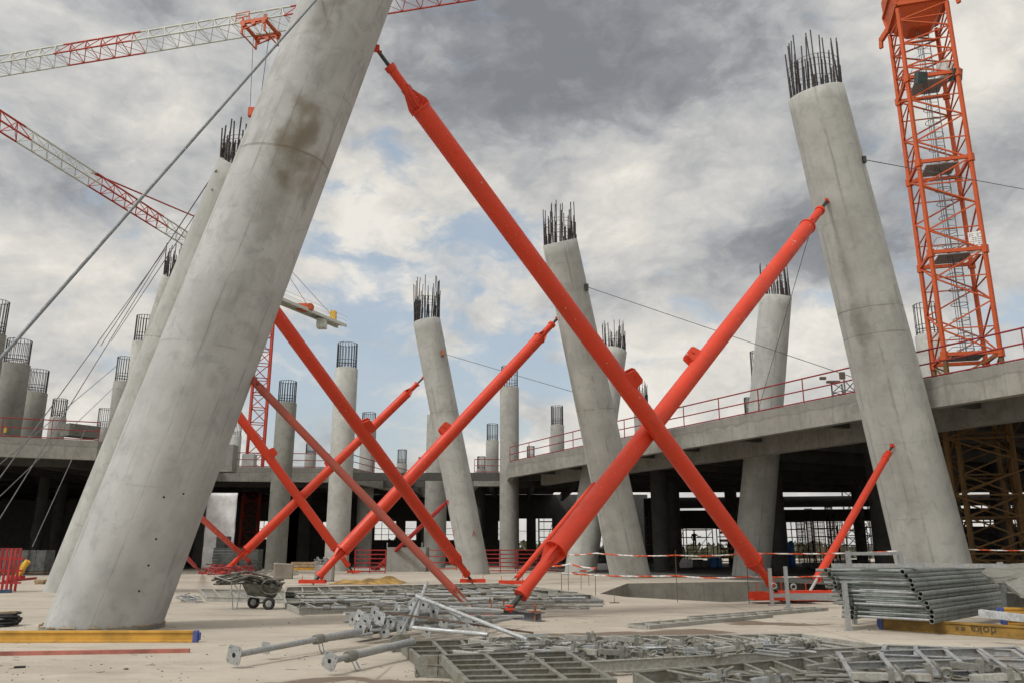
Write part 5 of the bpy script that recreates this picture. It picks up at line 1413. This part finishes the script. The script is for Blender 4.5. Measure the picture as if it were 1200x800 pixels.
# lettering, upside down on the web side
def text_mesh(s_, size, name, mat, parent, origin, d, up, upside=True):
    cu = bpy.data.curves.new('t', 'FONT'); cu.body = s_; cu.size = size; cu.extrude = .001; cu.offset = size * .018; cu.align_x = 'CENTER'; cu.align_y = 'CENTER'; cu.space_character = 1.1
    to = bpy.data.objects.new('t', cu); col.objects.link(to)
    dg = bpy.context.evaluated_depsgraph_get(); me = bpy.data.meshes.new_from_object(to.evaluated_get(dg)); me.name = name
    bpy.data.objects.remove(to)
    me.materials.clear(); me.materials.append(mat)
    o = bpy.data.objects.new(name, me); col.objects.link(o)
    x = d.normalized(); y = up
    if upside: x, y = -x, -y
    z = x.cross(y)
    R = Matrix((x, y, z)).transposed().to_4x4()
    o.parent = parent; o.matrix_basis = Matrix.Translation(origin - world_loc(parent)) @ R
    return o
dy = (yb1 - yb0).normalized(); nrm = Vector((dy.y, -dy.x, 0))
def onbeam(px):
    s_ = s_at(yb0 + Vector((0, 0, .11)), yb1 + Vector((0, 0, .11)), px=px); return yb0.lerp(yb1, s_) + Vector((0, 0, .118)) + nrm * .019
MB().bar(onbeam(1044) - nrm * .012 , onbeam(1280) - nrm * .012, .012, .152).build('web_face', M['beamshade'], bt)
text_mesh('doka', .215, 'lettering', M['ink_brown'], bt, onbeam(1153) + nrm * .002, dy, Vector((0, 0, 1)))
m = MB()
for x, w_ in ((1129, .07), (1122, .05)): m.box(onbeam(x) + nrm * .002, (w_, .004, .07), Matrix.Rotation(math.atan2(dy.y, dy.x), 3, 'Z'))
m.build('lettering_mark', M['ink_brown'], bt)
# more beams and plates at the right edge
for i, (y, z_, lab) in enumerate(((712, .30, 'low'), (706, .42, 'middle'), (699, .54, 'upper'))):
    a = P(1178 - i * 2, y, Y=16.6 - .2 * i); b_ = a + Vector((1.8, -.5, 0)); a.z = b_.z = z_ - .12
    h20('stacked yellow beam end at the right edge, %s one' % lab, a, b_, M['beamyellow'] if i != 1 else M['beamshade'], caps=(0,), h=.11, group='yellow beam ends at the right edge')
a = P(1148, 718, Y=15.0); b_ = P(1275, 733, Y=13.6)
m = MB(); m.bar(a, b_, .10, .12); m.bar(a + Vector((0, -.03, .065)), b_ + Vector((0, -.03, .065)), .06, .012)
o = tag(m.build('steel_channel', M['galv_b'], bevel=.006), 'bright steel profile sloping out of the right edge', 'steel profile')
a = P(1148, 664, Y=17.6); m = MB()
pts4 = [P(1160, 664, Y=18.5), P(1215, 660, Y=18.5), P(1215, 676, Y=16.2), P(1166, 682, Y=16.5), P(1150, 672, Y=17.3)]
m.add([p + Vector((0, 0, .04)) for p in pts4] + [p - Vector((0, 0, .02)) for p in pts4], [(4, 3, 2, 1, 0), (5, 6, 7, 8, 9)] + [(i, (i + 1) % 5, 5 + (i + 1) % 5, 5 + i) for i in range(5)])
tag(m.build('steel_plate', M['form']), 'grey sheet plate lying high at the right edge', 'plate')
m = MB(); pts5 = [P(1178, 684, Y=16.3), P(1225, 668, Y=16.0), P(1225, 700, Y=15.3), P(1196, 698, Y=15.6)]
m.add([p + Vector((0, 0, .03)) for p in pts5] + [p - Vector((0, 0, .03)) for p in pts5], [(0, 1, 2, 3), (7, 6, 5, 4)] + [(i, 4 + i, 4 + (i + 1) % 4, (i + 1) % 4) for i in range(4)])
tag(m.build('steel_plate', M['form']), 'second duller grey plate tilted at the right edge', 'plate')
tag(MB().box(P(1195, 690, Y=17.5) - Vector((-.7, 0, .45)), (1.3, 1.2, .7)).build('crate', M['form']), 'dark crate under the plates at the right edge', 'crate')

# ------------------------------------------------------------------ wheelbarrow
wb = G(300, 713)
th = thing('wheelbarrow', 'two wheeled barrow loaded with tangled hoses', 'wheelbarrow', wb)
S = wb.y / F * 1.0   # metres per pixel here
def wp(px, py, dy=0): return P(px, py, Y=wb.y + dy)
m = MB()
tray_t = [wp(283, 683, -.32), wp(330, 687, -.32), wp(330, 687, .32), wp(283, 683, .32)]
tray_b = [wp(290, 697, -.22), wp(322, 700, -.22), wp(322, 700, .22), wp(290, 697, .22)]
m.add(tray_b + tray_t, [(0, 3, 2, 1), (0, 1, 5, 4), (1, 2, 6, 5), (2, 3, 7, 6), (3, 0, 4, 7)]); m.add([p + Vector((0, 0, .012)) for p in tray_b + tray_t], [(1, 2, 3, 0), (4, 5, 1, 0), (5, 6, 2, 1), (6, 7, 3, 2), (7, 4, 0, 3)])
m.build('tray', M['barrow'], th)
m = MB()
for dy_ in (-.26, .26):
    m.path([wp(252, 675, dy_), wp(272, 681, dy_), wp(284, 697, dy_), wp(318, 702, dy_)], .018, 8)
    m.path([wp(271, 680, dy_), wp(273, 713.5, dy_), wp(277, 713.5, dy_), wp(282, 684, dy_)], .016, 8)
m.build('frame', M['galv'], th)
for lab, px, dy_ in (('a', 297, .28), ('b', 315, -.28)):
    c = Vector((wp(px, 707, dy_).x, wb.y + dy_, .165))
    wh = MB().ring(c, (0, 1, 0), .125, .05, 28, 10).build('wheel', M['black'], th)
    MB().tube(c - Vector((0, .035, 0)), c + Vector((0, .035, 0)), .085, n=18).tube(c - Vector((0, .05, 0)), c + Vector((0, .05, 0)), .03, n=10).build('rim', M['galv'], wh)
MB().tube((wp(306, 707).x, wb.y - .3, .165), (wp(306, 707).x, wb.y + .3, .165), .02, n=8).build('axle', M['rod'], th)
rnd = random.Random(3)
m = MB()
for i in range(18):
    pts_ = []
    n_ = 9; ph = rnd.uniform(0, 6); x0 = 258 + rnd.uniform(-10, 24); x1 = 331 + rnd.uniform(-10, 3); yb_ = rnd.uniform(674, 684)
    for k in range(n_):
        q = k / (n_ - 1); pts_.append(wp(x0 + (x1 - x0) * q, yb_ + 2.5 * math.sin(ph + q * 5) + (5 * abs(q - .1) if q > .6 else 0) - 3 * math.sin(PI * q), rnd.uniform(-.36, .2)))
    m.path(pts_, rnd.uniform(.02, .032), 6)
for i in range(3):
    c = wp(318, 687, -.34 + .06 * i); m.path([c + Vector((.28 * math.cos(a_ * PI / 6), 0, .2 * math.sin(a_ * PI / 6))) for a_ in range(12)], .022, 6, True)
tag(m.build('hose_bundle', M['hose']), 'tangle of dusty grey hoses heaped on the barrow', 'hoses')

# ------------------------------------------------------------------ other things on the slab
def scrap(label, px0, px1, py0, py1, n_, mat, r, L, zmax, name='scrap_pile', cat='scrap', seed=1):
    rn = random.Random(seed); m = MB()
    for i in range(n_):
        p = G(rn.uniform(px0, px1), rn.uniform(py0, py1)); p.z = rn.uniform(.02, zmax); a_ = rn.uniform(0, PI); d = Vector((math.cos(a_), math.sin(a_), rn.uniform(-.25, .25))); l = rn.uniform(*L)
        a = p - d * l / 2; b_ = p + d * l / 2; a.z = max(a.z, r); b_.z = max(b_.z, r)
        if rn.random() < .5: m.tube(a, b_, r, n=6)
        else: m.bar(a, b_, r * 1.8, r * 1.8)
    return tag(m.build(name, mat), label, cat, kind='stuff')
scrap('heap of red scaffold couplers and bars behind the wheelbarrow', 243, 292, 667, 676, 90, M['rebarred'], .045, (.4, 1.3), .55, seed=2)
scrap('small grey heap of metal scrap on the slab left of the barrow', 212, 230, 701, 706, 30, M['galv'], .02, (.2, .5), .14, seed=3)
scrap('grey offcuts on the slab in front of the pallet of blocks', 300, 345, 669, 675, 30, M['form_l'], .03, (.3, .9), .1, seed=8)
tag(MB().bar(G(-20, 768) + Vector((0, 0, .03)), G(222, 764) + Vector((0, 0, .03)), .07, .06).build('red_bar', plain('dull_red_paint', (.34, .12, .09), .7, 0, .35, 2)), 'long thin dull red bar lying nearest the bottom left', 'bar')
tag(MB().box(G(23, 782) + Vector((0, 0, .012)), (.13, .08, .024), Matrix.Rotation(.3, 3, 'Z')).build('stone_chip', M['black']), 'small dark chip on the slab at bottom left', 'debris')
# coil at left edge
c = G(4, 733); m = MB(); rn = random.Random(4)
for i in range(9): m.ring(c + Vector((rn.uniform(-.06, .06), rn.uniform(-.06, .06), .035 + .028 * i)), (rn.uniform(-.1, .1), rn.uniform(-.1, .1), 1), .32 - .012 * i, .022, 30, 6)
tag(m.build('hose_coil', M['black']), 'black hose coil on the slab at the left edge', 'hose coil')
tag(MB().bar(c + Vector((-.5, -.2, .26)), c + Vector((.24, .0, .28)), .12, .06).build('wooden_offcut', M['wood']), 'short timber offcut lying on the black hose coil', 'wood')
tag(MB().box(G(47, 684) + Vector((0, 0, .15)), (.42, .35, .12), Matrix.Rotation(.1, 3, 'Z')).box(G(47, 684) + Vector((0, 0, .05)), (.36, .3, .1), Matrix.Rotation(.1, 3, 'Z')).build('wooden_block', M['wood']), 'wooden block at the foot of the half hidden column', 'wood block')
tag(MB().bar(G(5, 682) + Vector((0, 0, .06)), G(42, 678) + Vector((0, 0, .06)), .1, .1).build('red_bar', M['barrier']), 'short red bar lying between the red rack and the wooden block', 'bar')
# red formwork rack at far left
c = G(2, 694); th = thing('red_rack', 'red steel rack standing at the left picture edge', 'rack', c)
for i in range(9):
    x = -24 + i * 5.2; p = P(x, 690, z=0); yy = c.y + (i % 3) * .5; p = Vector((P(x, 690, Y=yy).x, yy, 0)); zt_ = P(x, 642, Y=p.y).z
    MB().bar(p, Vector((p.x, p.y, zt_)), .07, .07).build('post', M['barrier'], th)
m = MB()
for z_ in (.35, .8, 1.25): m.bar(Vector((P(-30, 650, Y=c.y).x, c.y, z_)), Vector((P(22, 650, Y=c.y).x, c.y + .4, z_)), .07, .07)
m.build('rail', M['barrier'], th)
MB().bar(Vector((P(-30, 642, Y=c.y).x, c.y, 1.62)), Vector((P(26, 642, Y=c.y + .6).x, c.y + .6, 1.62)), .12, .05).build('top_rail', M['rebarred'], th)
tag(MB().bar(G(-20, 694) + Vector((0, -.6, .06)), G(25, 693) + Vector((0, -.6, .06)), .3, .12).build('blue_beam', plain('blue_steel', (.05, .09, .16), .6)), 'low blue steel beam in front of the red rack', 'beam')
p = G(22, 679); th = thing('yellow_compactor', 'yellow machine arm leaning beside the red rack', 'machine', p)
MB().bar(p + Vector((-.1, 0, .15)), p + Vector((.25, 0, .9)), .28, .24).tube(p + Vector((.2, 0, .75)), p + Vector((.35, 0, 1.0)), .15, n=12).build('arm', M['yellow'], th, bevel=.04)
MB().box(p + Vector((-.1, 0, .12)), (.6, .5, .2)).build('foot', M['barrier'], th, bevel=.03)
# block pallets at left
for i in range(3):
    p = P(10 + i * 22, 663, z=0); p.y = 57 + i * .3; p.x = P(6 + i * 21, 650, Y=p.y).x
    th = thing('block_pallet', ['pallet of grey blocks at the left edge, first', 'pallet of grey blocks, middle of the left three', 'pallet of grey blocks, nearest the front column'][i], 'block pallet', p, 'pallets of grey blocks at left')
    m = MB()
    for a_ in range(2):
        for b2 in range(2):
            for k in range(7): m.box(p + Vector((-.34 + a_ * .66 + random.uniform(-.01, .01), -.3 + b2 * .6, .25 + k * .2)), (.64, .58, .19))
    m.build('blocks', M['block'], th)
    MB().box(p + Vector((0, 0, .07)), (1.3, 1.2, .1)).build('pallet', M['wood'], th)
# white sheeting left of centre
a = P(236, 660, Y=66); b_ = P(272, 660, Y=66); zt_ = P(250, 577, Y=66).z
m = MB(); nx, nz = 16, 20
for i in range(nx + 1):
    for k in range(nz + 1):
        q = i / nx; r_ = k / nz; p = a.lerp(b_, q); m.v.append(Vector((p.x, 66 + .03 * math.sin(q * 9 + r_ * 3) + .035 * math.sin(r_ * 24 + q * 2), .1 + (zt_ - .1) * r_)))
for i in range(nx):
    for k in range(nz): o_ = i * (nz + 1) + k; m.f.append([o_, o_ + nz + 1, o_ + nz + 2, o_ + 1]); m.sm.append(True)
o = m.build('white_sheet', M['sheet']); md = o.modifiers.new('solid', 'SOLIDIFY'); md.thickness = .02
tag(o, 'tall white sheeting hung under the deck right of the front column', 'sheeting')
# dark block stacks near it
p = P(278, 665, z=0)
rn = random.Random(6)
for i, (x0, x1, y0, lab) in enumerate(((252, 282, 641, 'left half with taller end'), (283, 305, 643, 'right half'))):
    pa = P(x0, 664, z=0); pa.y = 62; xa = P(x0, 655, Y=62).x; xb = P(x1, 655, Y=62).x; zt_ = P(270, y0, Y=62).z; m = MB()
    n_ = 8; hh = zt_ / n_
    for k in range(n_): m.box(((xa + xb) / 2 + rn.uniform(-.03, .03), 62, hh * (k + .5)), (xb - xa - .05, 1.2, hh * .92))
    th = thing('block_stack', 'dark grey board stack beside the white sheeting, %s' % lab, 'stack of boards', Vector(((xa + xb) / 2, 62, 0)), 'dark board stacks')
    m.build('boards', M['block_d'], th)
tag(MB().box(P(262, 635, Y=63.5), (.9, .8, .9)).tube(P(262, 640, Y=63), P(266, 628, Y=63), .12, n=8).build('compressor', M['block_d'], bevel=.05), 'small dark machine on top of the dark board stack', 'machine')
# rough stone block
p = G(336, 678); m = MB(); rn = random.Random(2)
m.box(p + Vector((-.3, .3, .42)), (1.15, .9, .84), Matrix.Rotation(.35, 3, 'Z'))
for v_ in m.v: v_ += Vector((rn.uniform(-.09, .09), rn.uniform(-.09, .09), rn.uniform(-.08, .05) if v_.z > .4 else 0))
tag(m.build('stone_block', concrete('rough_block_stone', (.27, .24, .20)), bevel=.05), 'rough tilted stone block behind the wheelbarrow', 'stone block')
# wire mesh basket with pipes
p = G(378, 681); th = thing('mesh_basket', 'pale mesh basket full of metal pieces behind a long strut', 'basket', p)
w_ = 19 * depth(p) / F; m = MB(); hB = .95
for s_ in (-1, 1):
    m.bar(p + Vector((s_ * w_ / 2, 0, 0)), p + Vector((s_ * w_ / 2, 0, hB)), .05, .05); m.bar(p + Vector((s_ * w_ / 2, .7, 0)), p + Vector((s_ * w_ / 2, .7, hB)), .05, .05)
for k in range(9):
    z_ = .06 + k * .11; m.bar(p + Vector((-w_ / 2, 0, z_)), p + Vector((w_ / 2, 0, z_)), .022, .022); m.bar(p + Vector((w_ / 2, 0, z_)), p + Vector((w_ / 2, .7, z_)), .022, .022)
for k in range(9):
    x_ = -w_ / 2 + k * w_ / 8; m.bar(p + Vector((x_, 0, 0)), p + Vector((x_, 0, hB)), .02, .02)
m.build('mesh', M['form_l'], th)
MB().box(p + Vector((0, .36, .42)), (w_ * .92, .6, .8)).build('liner', M['sheet'], th)
m = MB()
for i in range(40):
    q = p + Vector((rn.uniform(-w_ / 2, w_ / 2), rn.uniform(.05, .65), rn.uniform(.85, 1.15))); d = Vector((rn.uniform(-1, 1), rn.uniform(-1, 1), rn.uniform(-.3, .5))).normalized(); m.tube(q - d * .16, q + d * .16, .03, n=6)
tag(m.build('coupler_heap', M['galv']), 'heap of grey couplers filling the mesh basket', 'couplers', kind='stuff')
# yellow tarp pile
p = G(432, 683); m = MB(); nx, ny = 36, 12; W2, D2 = 1.9, 1.2; k_ = depth(p) / F
wid = 82 * k_
for i in range(nx + 1):
    for j in range(ny + 1):
        u_, v_ = i / nx, j / ny; env = (math.sin(PI * min(1, u_ * 1.02)) ** .35) * math.sin(PI * v_) ** .6
        hh = .24 * env * (.6 + .4 * math.sin(u_ * 17 + v_ * 5) * math.cos(v_ * 7)) + (.22 * math.exp(-((u_ - .75) / .13) ** 2) * math.sin(PI * v_))
        m.v.append(p + Vector((-wid / 2 + wid * u_, D2 * (v_ - .5) * 2 + .2 * math.sin(u_ * 9), max(.0, hh) + .01)))
for i in range(nx):
    for j in range(ny): o_ = i * (ny + 1) + j; m.f.append([o_, o_ + ny + 1, o_ + ny + 2, o_ + 1]); m.sm.append(True)
tag(m.build('yellow_tarp', M['tarpy']), 'crumpled yellow tarpaulin pile on the slab left of centre', 'tarpaulin')
a = P(325, 668, Y=58); 
th = thing('timber_stack', 'low stack of timber with yellow beams left of centre under the deck', 'timber stack', P(360, 668, z=0))
for k in range(3): MB().bar(Vector((P(342, 660, Y=60 + k).x, 60 + k, .25 + k * .18)), Vector((P(372, 660, Y=60 + k).x, 60 + k, .25 + k * .18)), .5, .16).build('board', M['beamyellow'] if k == 0 else M['wood'], th)
m = MB()
# red site barriers under the deck
GB = 'red steel barriers under the deck'
def barrier(label, x0, x1, Y, ytop=644, bars=6):
    zt_ = P(600, ytop, Y=Y).z; xa, xb = P(x0, 650, Y=Y).x, P(x1, 650, Y=Y).x
    zt_ = max(zt_, 1.1)
    th = thing('site_barrier', label, 'barrier', Vector(((xa + xb) / 2, Y, 0)), GB); m = MB()
    for k in range(bars): z_ = .12 + (zt_ - .12) * k / (bars - 1); m.bar(Vector((xa, Y, z_)), Vector((xb, Y, z_)), .04, .07)
    m.build('rails', M['barrier'], th)
    n_ = max(2, int((xb - xa) / 2.0))
    for k in range(n_ + 1): x_ = xa + (xb - xa) * k / n_; MB().bar(Vector((x_, Y, 0)), Vector((x_, Y, zt_ + .05)), .06, .06).build('post', M['barrier'], th)
barrier('red barrier between the pale front column and the middle one', 416, 452, 58)
barrier('red barrier just right of the middle leaning column', 569, 604, 60)
barrier('red barrier under the deck left of the slim strut', 606, 652, 61)
barrier('red barrier running behind the middle leaning column', 452, 535, 66, bars=4)
# white container / concrete slab pieces
p = P(475, 665, Y=63); m = MB(); xa, xb = P(453, 655, Y=62).x, P(499, 655, Y=62).x
m.prism([(xa, 62), (xb, 62), (xb, 64.5), (xa, 64.5)], 0, 1.75)
tag(m.build('storage_box', M['col_s'], bevel=.03), 'long pale concrete box behind the thin dark red strut', 'concrete box')
for x in (453, 480, 494):
    p = P(x, 650, Y=62); MB().tube((p.x, 62.2, 1.7), (p.x, 62.2, P(600, 635, Y=62).z), .04, n=6).build('lifting_rod', M['form_l'], bpy.data.objects['storage_box'])
# right background: barrels, scaffold towers, rebar columns, person
for i, x in enumerate((922, 929)):
    p = P(x, 660, Y=78); r_ = 3.4 * 78 / F; zt_ = P(x, 633, Y=78).z
    th = thing('blue_barrel', ['left of the two tall blue barrels under the right deck', 'right of the two tall blue barrels under the right deck'][i], 'barrel', (p.x, 78, 0), 'blue barrels')
    MB().lathe([(r_ * .9, 0), (r_, .15), (r_, zt_ - .5), (r_ * .8, zt_ - .15), (r_ * .3, zt_)], 18).build('drum', M['barrel'], th, Matrix.Translation(Vector((p.x, 78, 0))))
def tower(label, px, Y, ytop, w_, planks):
    xb = P(px, 640, Y=Y).x; zt_ = P(px, ytop, Y=Y).z; th = thing('scaffold_tower', label, 'scaffold', (xb, Y, 0), 'scaffold towers under the right deck')
    m = MB()
    for sx in (-1, 1):
        for sy in (-1, 1): m.tube((xb + sx * w_ / 2, Y + sy * w_ / 2, 0), (xb + sx * w_ / 2, Y + sy * w_ / 2, zt_), .05, n=6)
    k = 0; z_ = .5
    while z_ < zt_:
        for s_ in (-1, 1): m.tube((xb - w_ / 2, Y + s_ * w_ / 2, z_), (xb + w_ / 2, Y + s_ * w_ / 2, z_), .035, n=5); m.tube((xb + s_ * w_ / 2, Y - w_ / 2, z_), (xb + s_ * w_ / 2, Y + w_ / 2, z_), .035, n=5)
        z_ += .75
    m.tube((xb - w_ / 2, Y - w_ / 2, .3), (xb + w_ / 2, Y - w_ / 2, zt_ - .3), .03, n=5)
    m.build('tower_frame', M['rebar'], th)
    if planks:
        z_ = .9
        while z_ < zt_ - .3: MB().box((xb + random.uniform(-.1, .1), Y - .1, z_), (w_ * .75, w_ * .8, .22)).build('plank', M['plank'], th); z_ += .75
tower('scaffold tower with orange planks left of the silhouetted worker', 794, 80, 618, 1.0, True)
tower('scaffold tower with orange planks right of the silhouetted worker', 850, 79, 618, 1.2, True)
tower('bare scaffold tower the silhouetted worker stands in', 817, 84, 618, 2.6, False)
tower('bare scaffold tower near the short right strut', 1000, 86, 615, 2.2, False)
for i, (x, Y, yt, w_, lab) in enumerate(((770, 72, 602, 1.5, 'dark shoring tower left of the orange planked ones'), (868, 76, 604, 1.6, 'dark shoring tower just left of the deck crossing column foot'), (935, 82, 606, 1.5, 'dark shoring tower behind the blue barrels'),
        (968, 78, 600, 1.8, 'dark shoring tower at the middle of the right opening'), (1022, 74, 604, 1.7, 'dark shoring tower at the right end of the opening'), (1150, 60, 580, 2.0, 'dark shoring tower beside the crane base'), (1188, 66, 585, 2.0, 'dark shoring tower at the right picture edge under the deck'), (640, 82, 606, 1.4, 'dark shoring tower in the opening left of the slim strut'))):
    tower(lab, x, Y, yt, w_, False)
for i, (x, Y, w_) in enumerate(((940, 100, 10), (951, 96, 8), (962, 105, 12), (975, 92, 8), (985, 104, 9), (1008, 98, 9), (1027, 95, 6), (1030, 108, 5))):
    xb = P(x, 640, Y=Y).x; r_ = w_ / 2 * Y / F; zt_ = 6.2; m = MB(); nb_ = 14
    for k in range(nb_): a_ = 2 * PI * k / nb_; m.tube((xb + r_ * math.cos(a_), Y + r_ * math.sin(a_), -1.6), (xb + r_ * math.cos(a_), Y + r_ * math.sin(a_), zt_), .03, n=4)
    for k in range(18): m.ring((xb, Y, -1 + k * .42), (0, 0, 1), r_, .02, 12, 4)
    tag(m.build('rebar_column_cage', M['rebar_rust']), 'tall open rebar cage under the right deck, %s from the left' % names_[i], 'rebar cage', 'tall rebar cages in the far opening')
m = MB(); rn = random.Random(12)
# far clutter under the right part
for i, (x, y, Y, w_, h_, mt, lab) in enumerate(((808, 657, 74, 1.6, 1.0, 'sheet', 'white sacks heap under the scaffold'), (826, 657, 76, 2.2, .9, 'form', 'grey crate heap below the silhouetted worker'), (838, 655, 75, 1.0, 1.3, 'barrel', 'blue and white sack pile right of the worker'), (905, 660, 70, 1.6, .8, 'block_d', 'dark crate left of the blue barrels'),
    (965, 662, 70, 3.0, .6, 'block_d', 'low dark board pile behind the short strut'), (1005, 660, 66, 2.4, .9, 'block_d', 'dark equipment box behind the frame stack'), (702, 655, 70, 1.2, 1.0, 'block_d', 'dark crate between two columns right of centre'), (985, 655, 78, 1.4, .9, 'cwhite', 'pale site box beyond the short right strut'))):
    c = P(x, y, Y=Y); m = MB()
    for k in range(4): m.box((c.x + rn.uniform(-.3, .3) * w_, Y + rn.uniform(-.3, .3), h_ * rn.uniform(.2, .6)), (w_ * rn.uniform(.3, .6), .8, h_ * rn.uniform(.4, .8)), Matrix.Rotation(rn.uniform(-.4, .4), 3, 'Z'))
    for v_ in m.v: v_.z = max(v_.z, .01)
    tag(m.build('material_heap', M[mt], bevel=.05), lab, 'material heap')
tag(MB().bar(Vector((P(700, 655, Y=68).x, 68, .25)), Vector((P(712, 655, Y=68).x, 68, .25)), .5, .5).build('bucket_row', M['sheet']), 'small white bucket behind the column right of centre', 'bucket')
# person
pz = P(813, 645, Y=84); feet = P(813, 643, Y=83.5).z
me = bpy.data.meshes.new('person'); X0, Y0 = pz.x, 83.4
J = {'pel': (0, 0, .95), 'wst': (0, 0, 1.15), 'chs': (0, 0, 1.38), 'nck': (0, 0, 1.52), 'hd0': (0, -.01, 1.60), 'hd1': (0, -.02, 1.74),
     'ls': (-.20, 0, 1.43), 'le': (-.29, -.02, 1.16), 'lw': (-.25, -.12, .95), 'lh': (-.24, -.16, .88), 'rs': (.20, 0, 1.43), 're': (.36, -.1, 1.24), 'rw': (.56, -.2, 1.25), 'rh': (.66, -.22, 1.26),
     'lhip': (-.10, 0, .90), 'lk': (-.11, -.02, .5), 'la': (-.12, .02, .09), 'lt': (-.12, -.15, .04), 'rhip': (.10, 0, .90), 'rk': (.11, -.02, .5), 'ra': (.12, .02, .09), 'rt': (.12, -.15, .04)}
K = list(J); E = [('pel', 'wst'), ('wst', 'chs'), ('chs', 'nck'), ('nck', 'hd0'), ('hd0', 'hd1'), ('chs', 'ls'), ('ls', 'le'), ('le', 'lw'), ('lw', 'lh'), ('chs', 'rs'), ('rs', 're'), ('re', 'rw'), ('rw', 'rh'), ('pel', 'lhip'), ('lhip', 'lk'), ('lk', 'la'), ('la', 'lt'), ('pel', 'rhip'), ('rhip', 'rk'), ('rk', 'ra'), ('ra', 'rt')]
RAD = {'pel': .15, 'wst': .14, 'chs': .16, 'nck': .06, 'hd0': .085, 'hd1': .10, 'ls': .075, 'le': .05, 'lw': .038, 'lh': .045, 'rs': .075, 're': .05, 'rw': .038, 'rh': .045, 'lhip': .10, 'lk': .065, 'la': .045, 'lt': .04, 'rhip': .10, 'rk': .065, 'ra': .045, 'rt': .04}
me.from_pydata([J[k] for k in K], [(K.index(a), K.index(b2)) for a, b2 in E], [])
po = bpy.data.objects.new('person', me); col.objects.link(po)
po.location = (X0, Y0, feet); me.materials.append(M['clothes'])
sk = po.modifiers.new('skin', 'SKIN'); ss = po.modifiers.new('sub', 'SUBSURF'); ss.levels = 1; ss.render_levels = 2
for i, k in enumerate(K): me.skin_vertices[0].data[i].radius = (RAD[k], RAD[k]); me.skin_vertices[0].data[i].use_root = (k == 'pel')
tag(po, 'person in dark work clothes standing on the scaffold with one arm out', 'person')
hel = MB().lathe([(.125, 0), (.12, .06), (.09, .12), (.03, .15)], 16).build('helmet', M['clothes'], po, Matrix.Translation(Vector((X0, Y0 - .02, feet + 1.76))))
tag(MB().box((X0, Y0 + .1, feet - .05), (2.6, 1.0, .08)).build('scaffold_deck', M['wood']), 'thin plank platform under the silhouetted worker', 'plank platform')
m = MB(); rn = random.Random(77)
for i in range(700):
    p = G(rn.uniform(-20, 1220), 690 + 125 * rn.random()); s_ = rn.uniform(.004, .012) * (2.2 if rn.random() < .06 else 1)
    if p.y < 30 and not (700 < proj(p)[0] and p.y > 23.5):
        if rn.random() < .3: a_ = rn.uniform(0, PI); d = Vector((math.cos(a_), math.sin(a_), 0)) * rn.uniform(.02, .08); m.bar(p - d + Vector((0, 0, .003)), p + d + Vector((0, 0, .005)), .005, .005)
        else: m.box(p + Vector((0, 0, s_ * .4)), (s_ * 2, s_ * 1.5, s_), Matrix.Rotation(rn.uniform(0, 3), 3, 'Z') @ Matrix.Rotation(rn.uniform(-.4, .4), 3, 'X'))
tag(m.build('debris', plain('dusty_crumbs', (.20, .175, .145), .95, 0, .4, 3), Mx=Matrix()), 'fine gravel, wire ends and dust crumbs strewn on the slab', 'debris', kind='stuff')
# far trees as one mass
m = MB(); rn = random.Random(21)
for i in range(5200):
    x = rn.uniform(-160, 260); Y = rn.uniform(230, 270); top = 2.6 + 1.0 * math.sin(x * .11) + .8 * math.sin(x * .37 + 1)
    z_ = -1.6 + (top + 1.6) * rn.random() ** .7; s_ = rn.uniform(.5, 1.3); a_ = rn.uniform(0, 6.3); d1 = Vector((math.cos(a_), math.sin(a_), rn.uniform(-.5, .5))) * s_; d2 = Vector((rn.uniform(-.5, .5), rn.uniform(-.5, .5), 1)) * s_
    p = Vector((x, Y, z_)); m.add([p - d1, p - d2, p + d1, p + d2], [(0, 1, 2, 3)])
tag(m.build('distant_woodland', M['foliage'], Mx=Matrix()), 'low belt of distant trees seen through the far openings', 'woodland', kind='stuff')
for o in bpy.data.objects:
    if '_w' in o.keys(): del o['_w']
print('objects', len(bpy.data.objects))
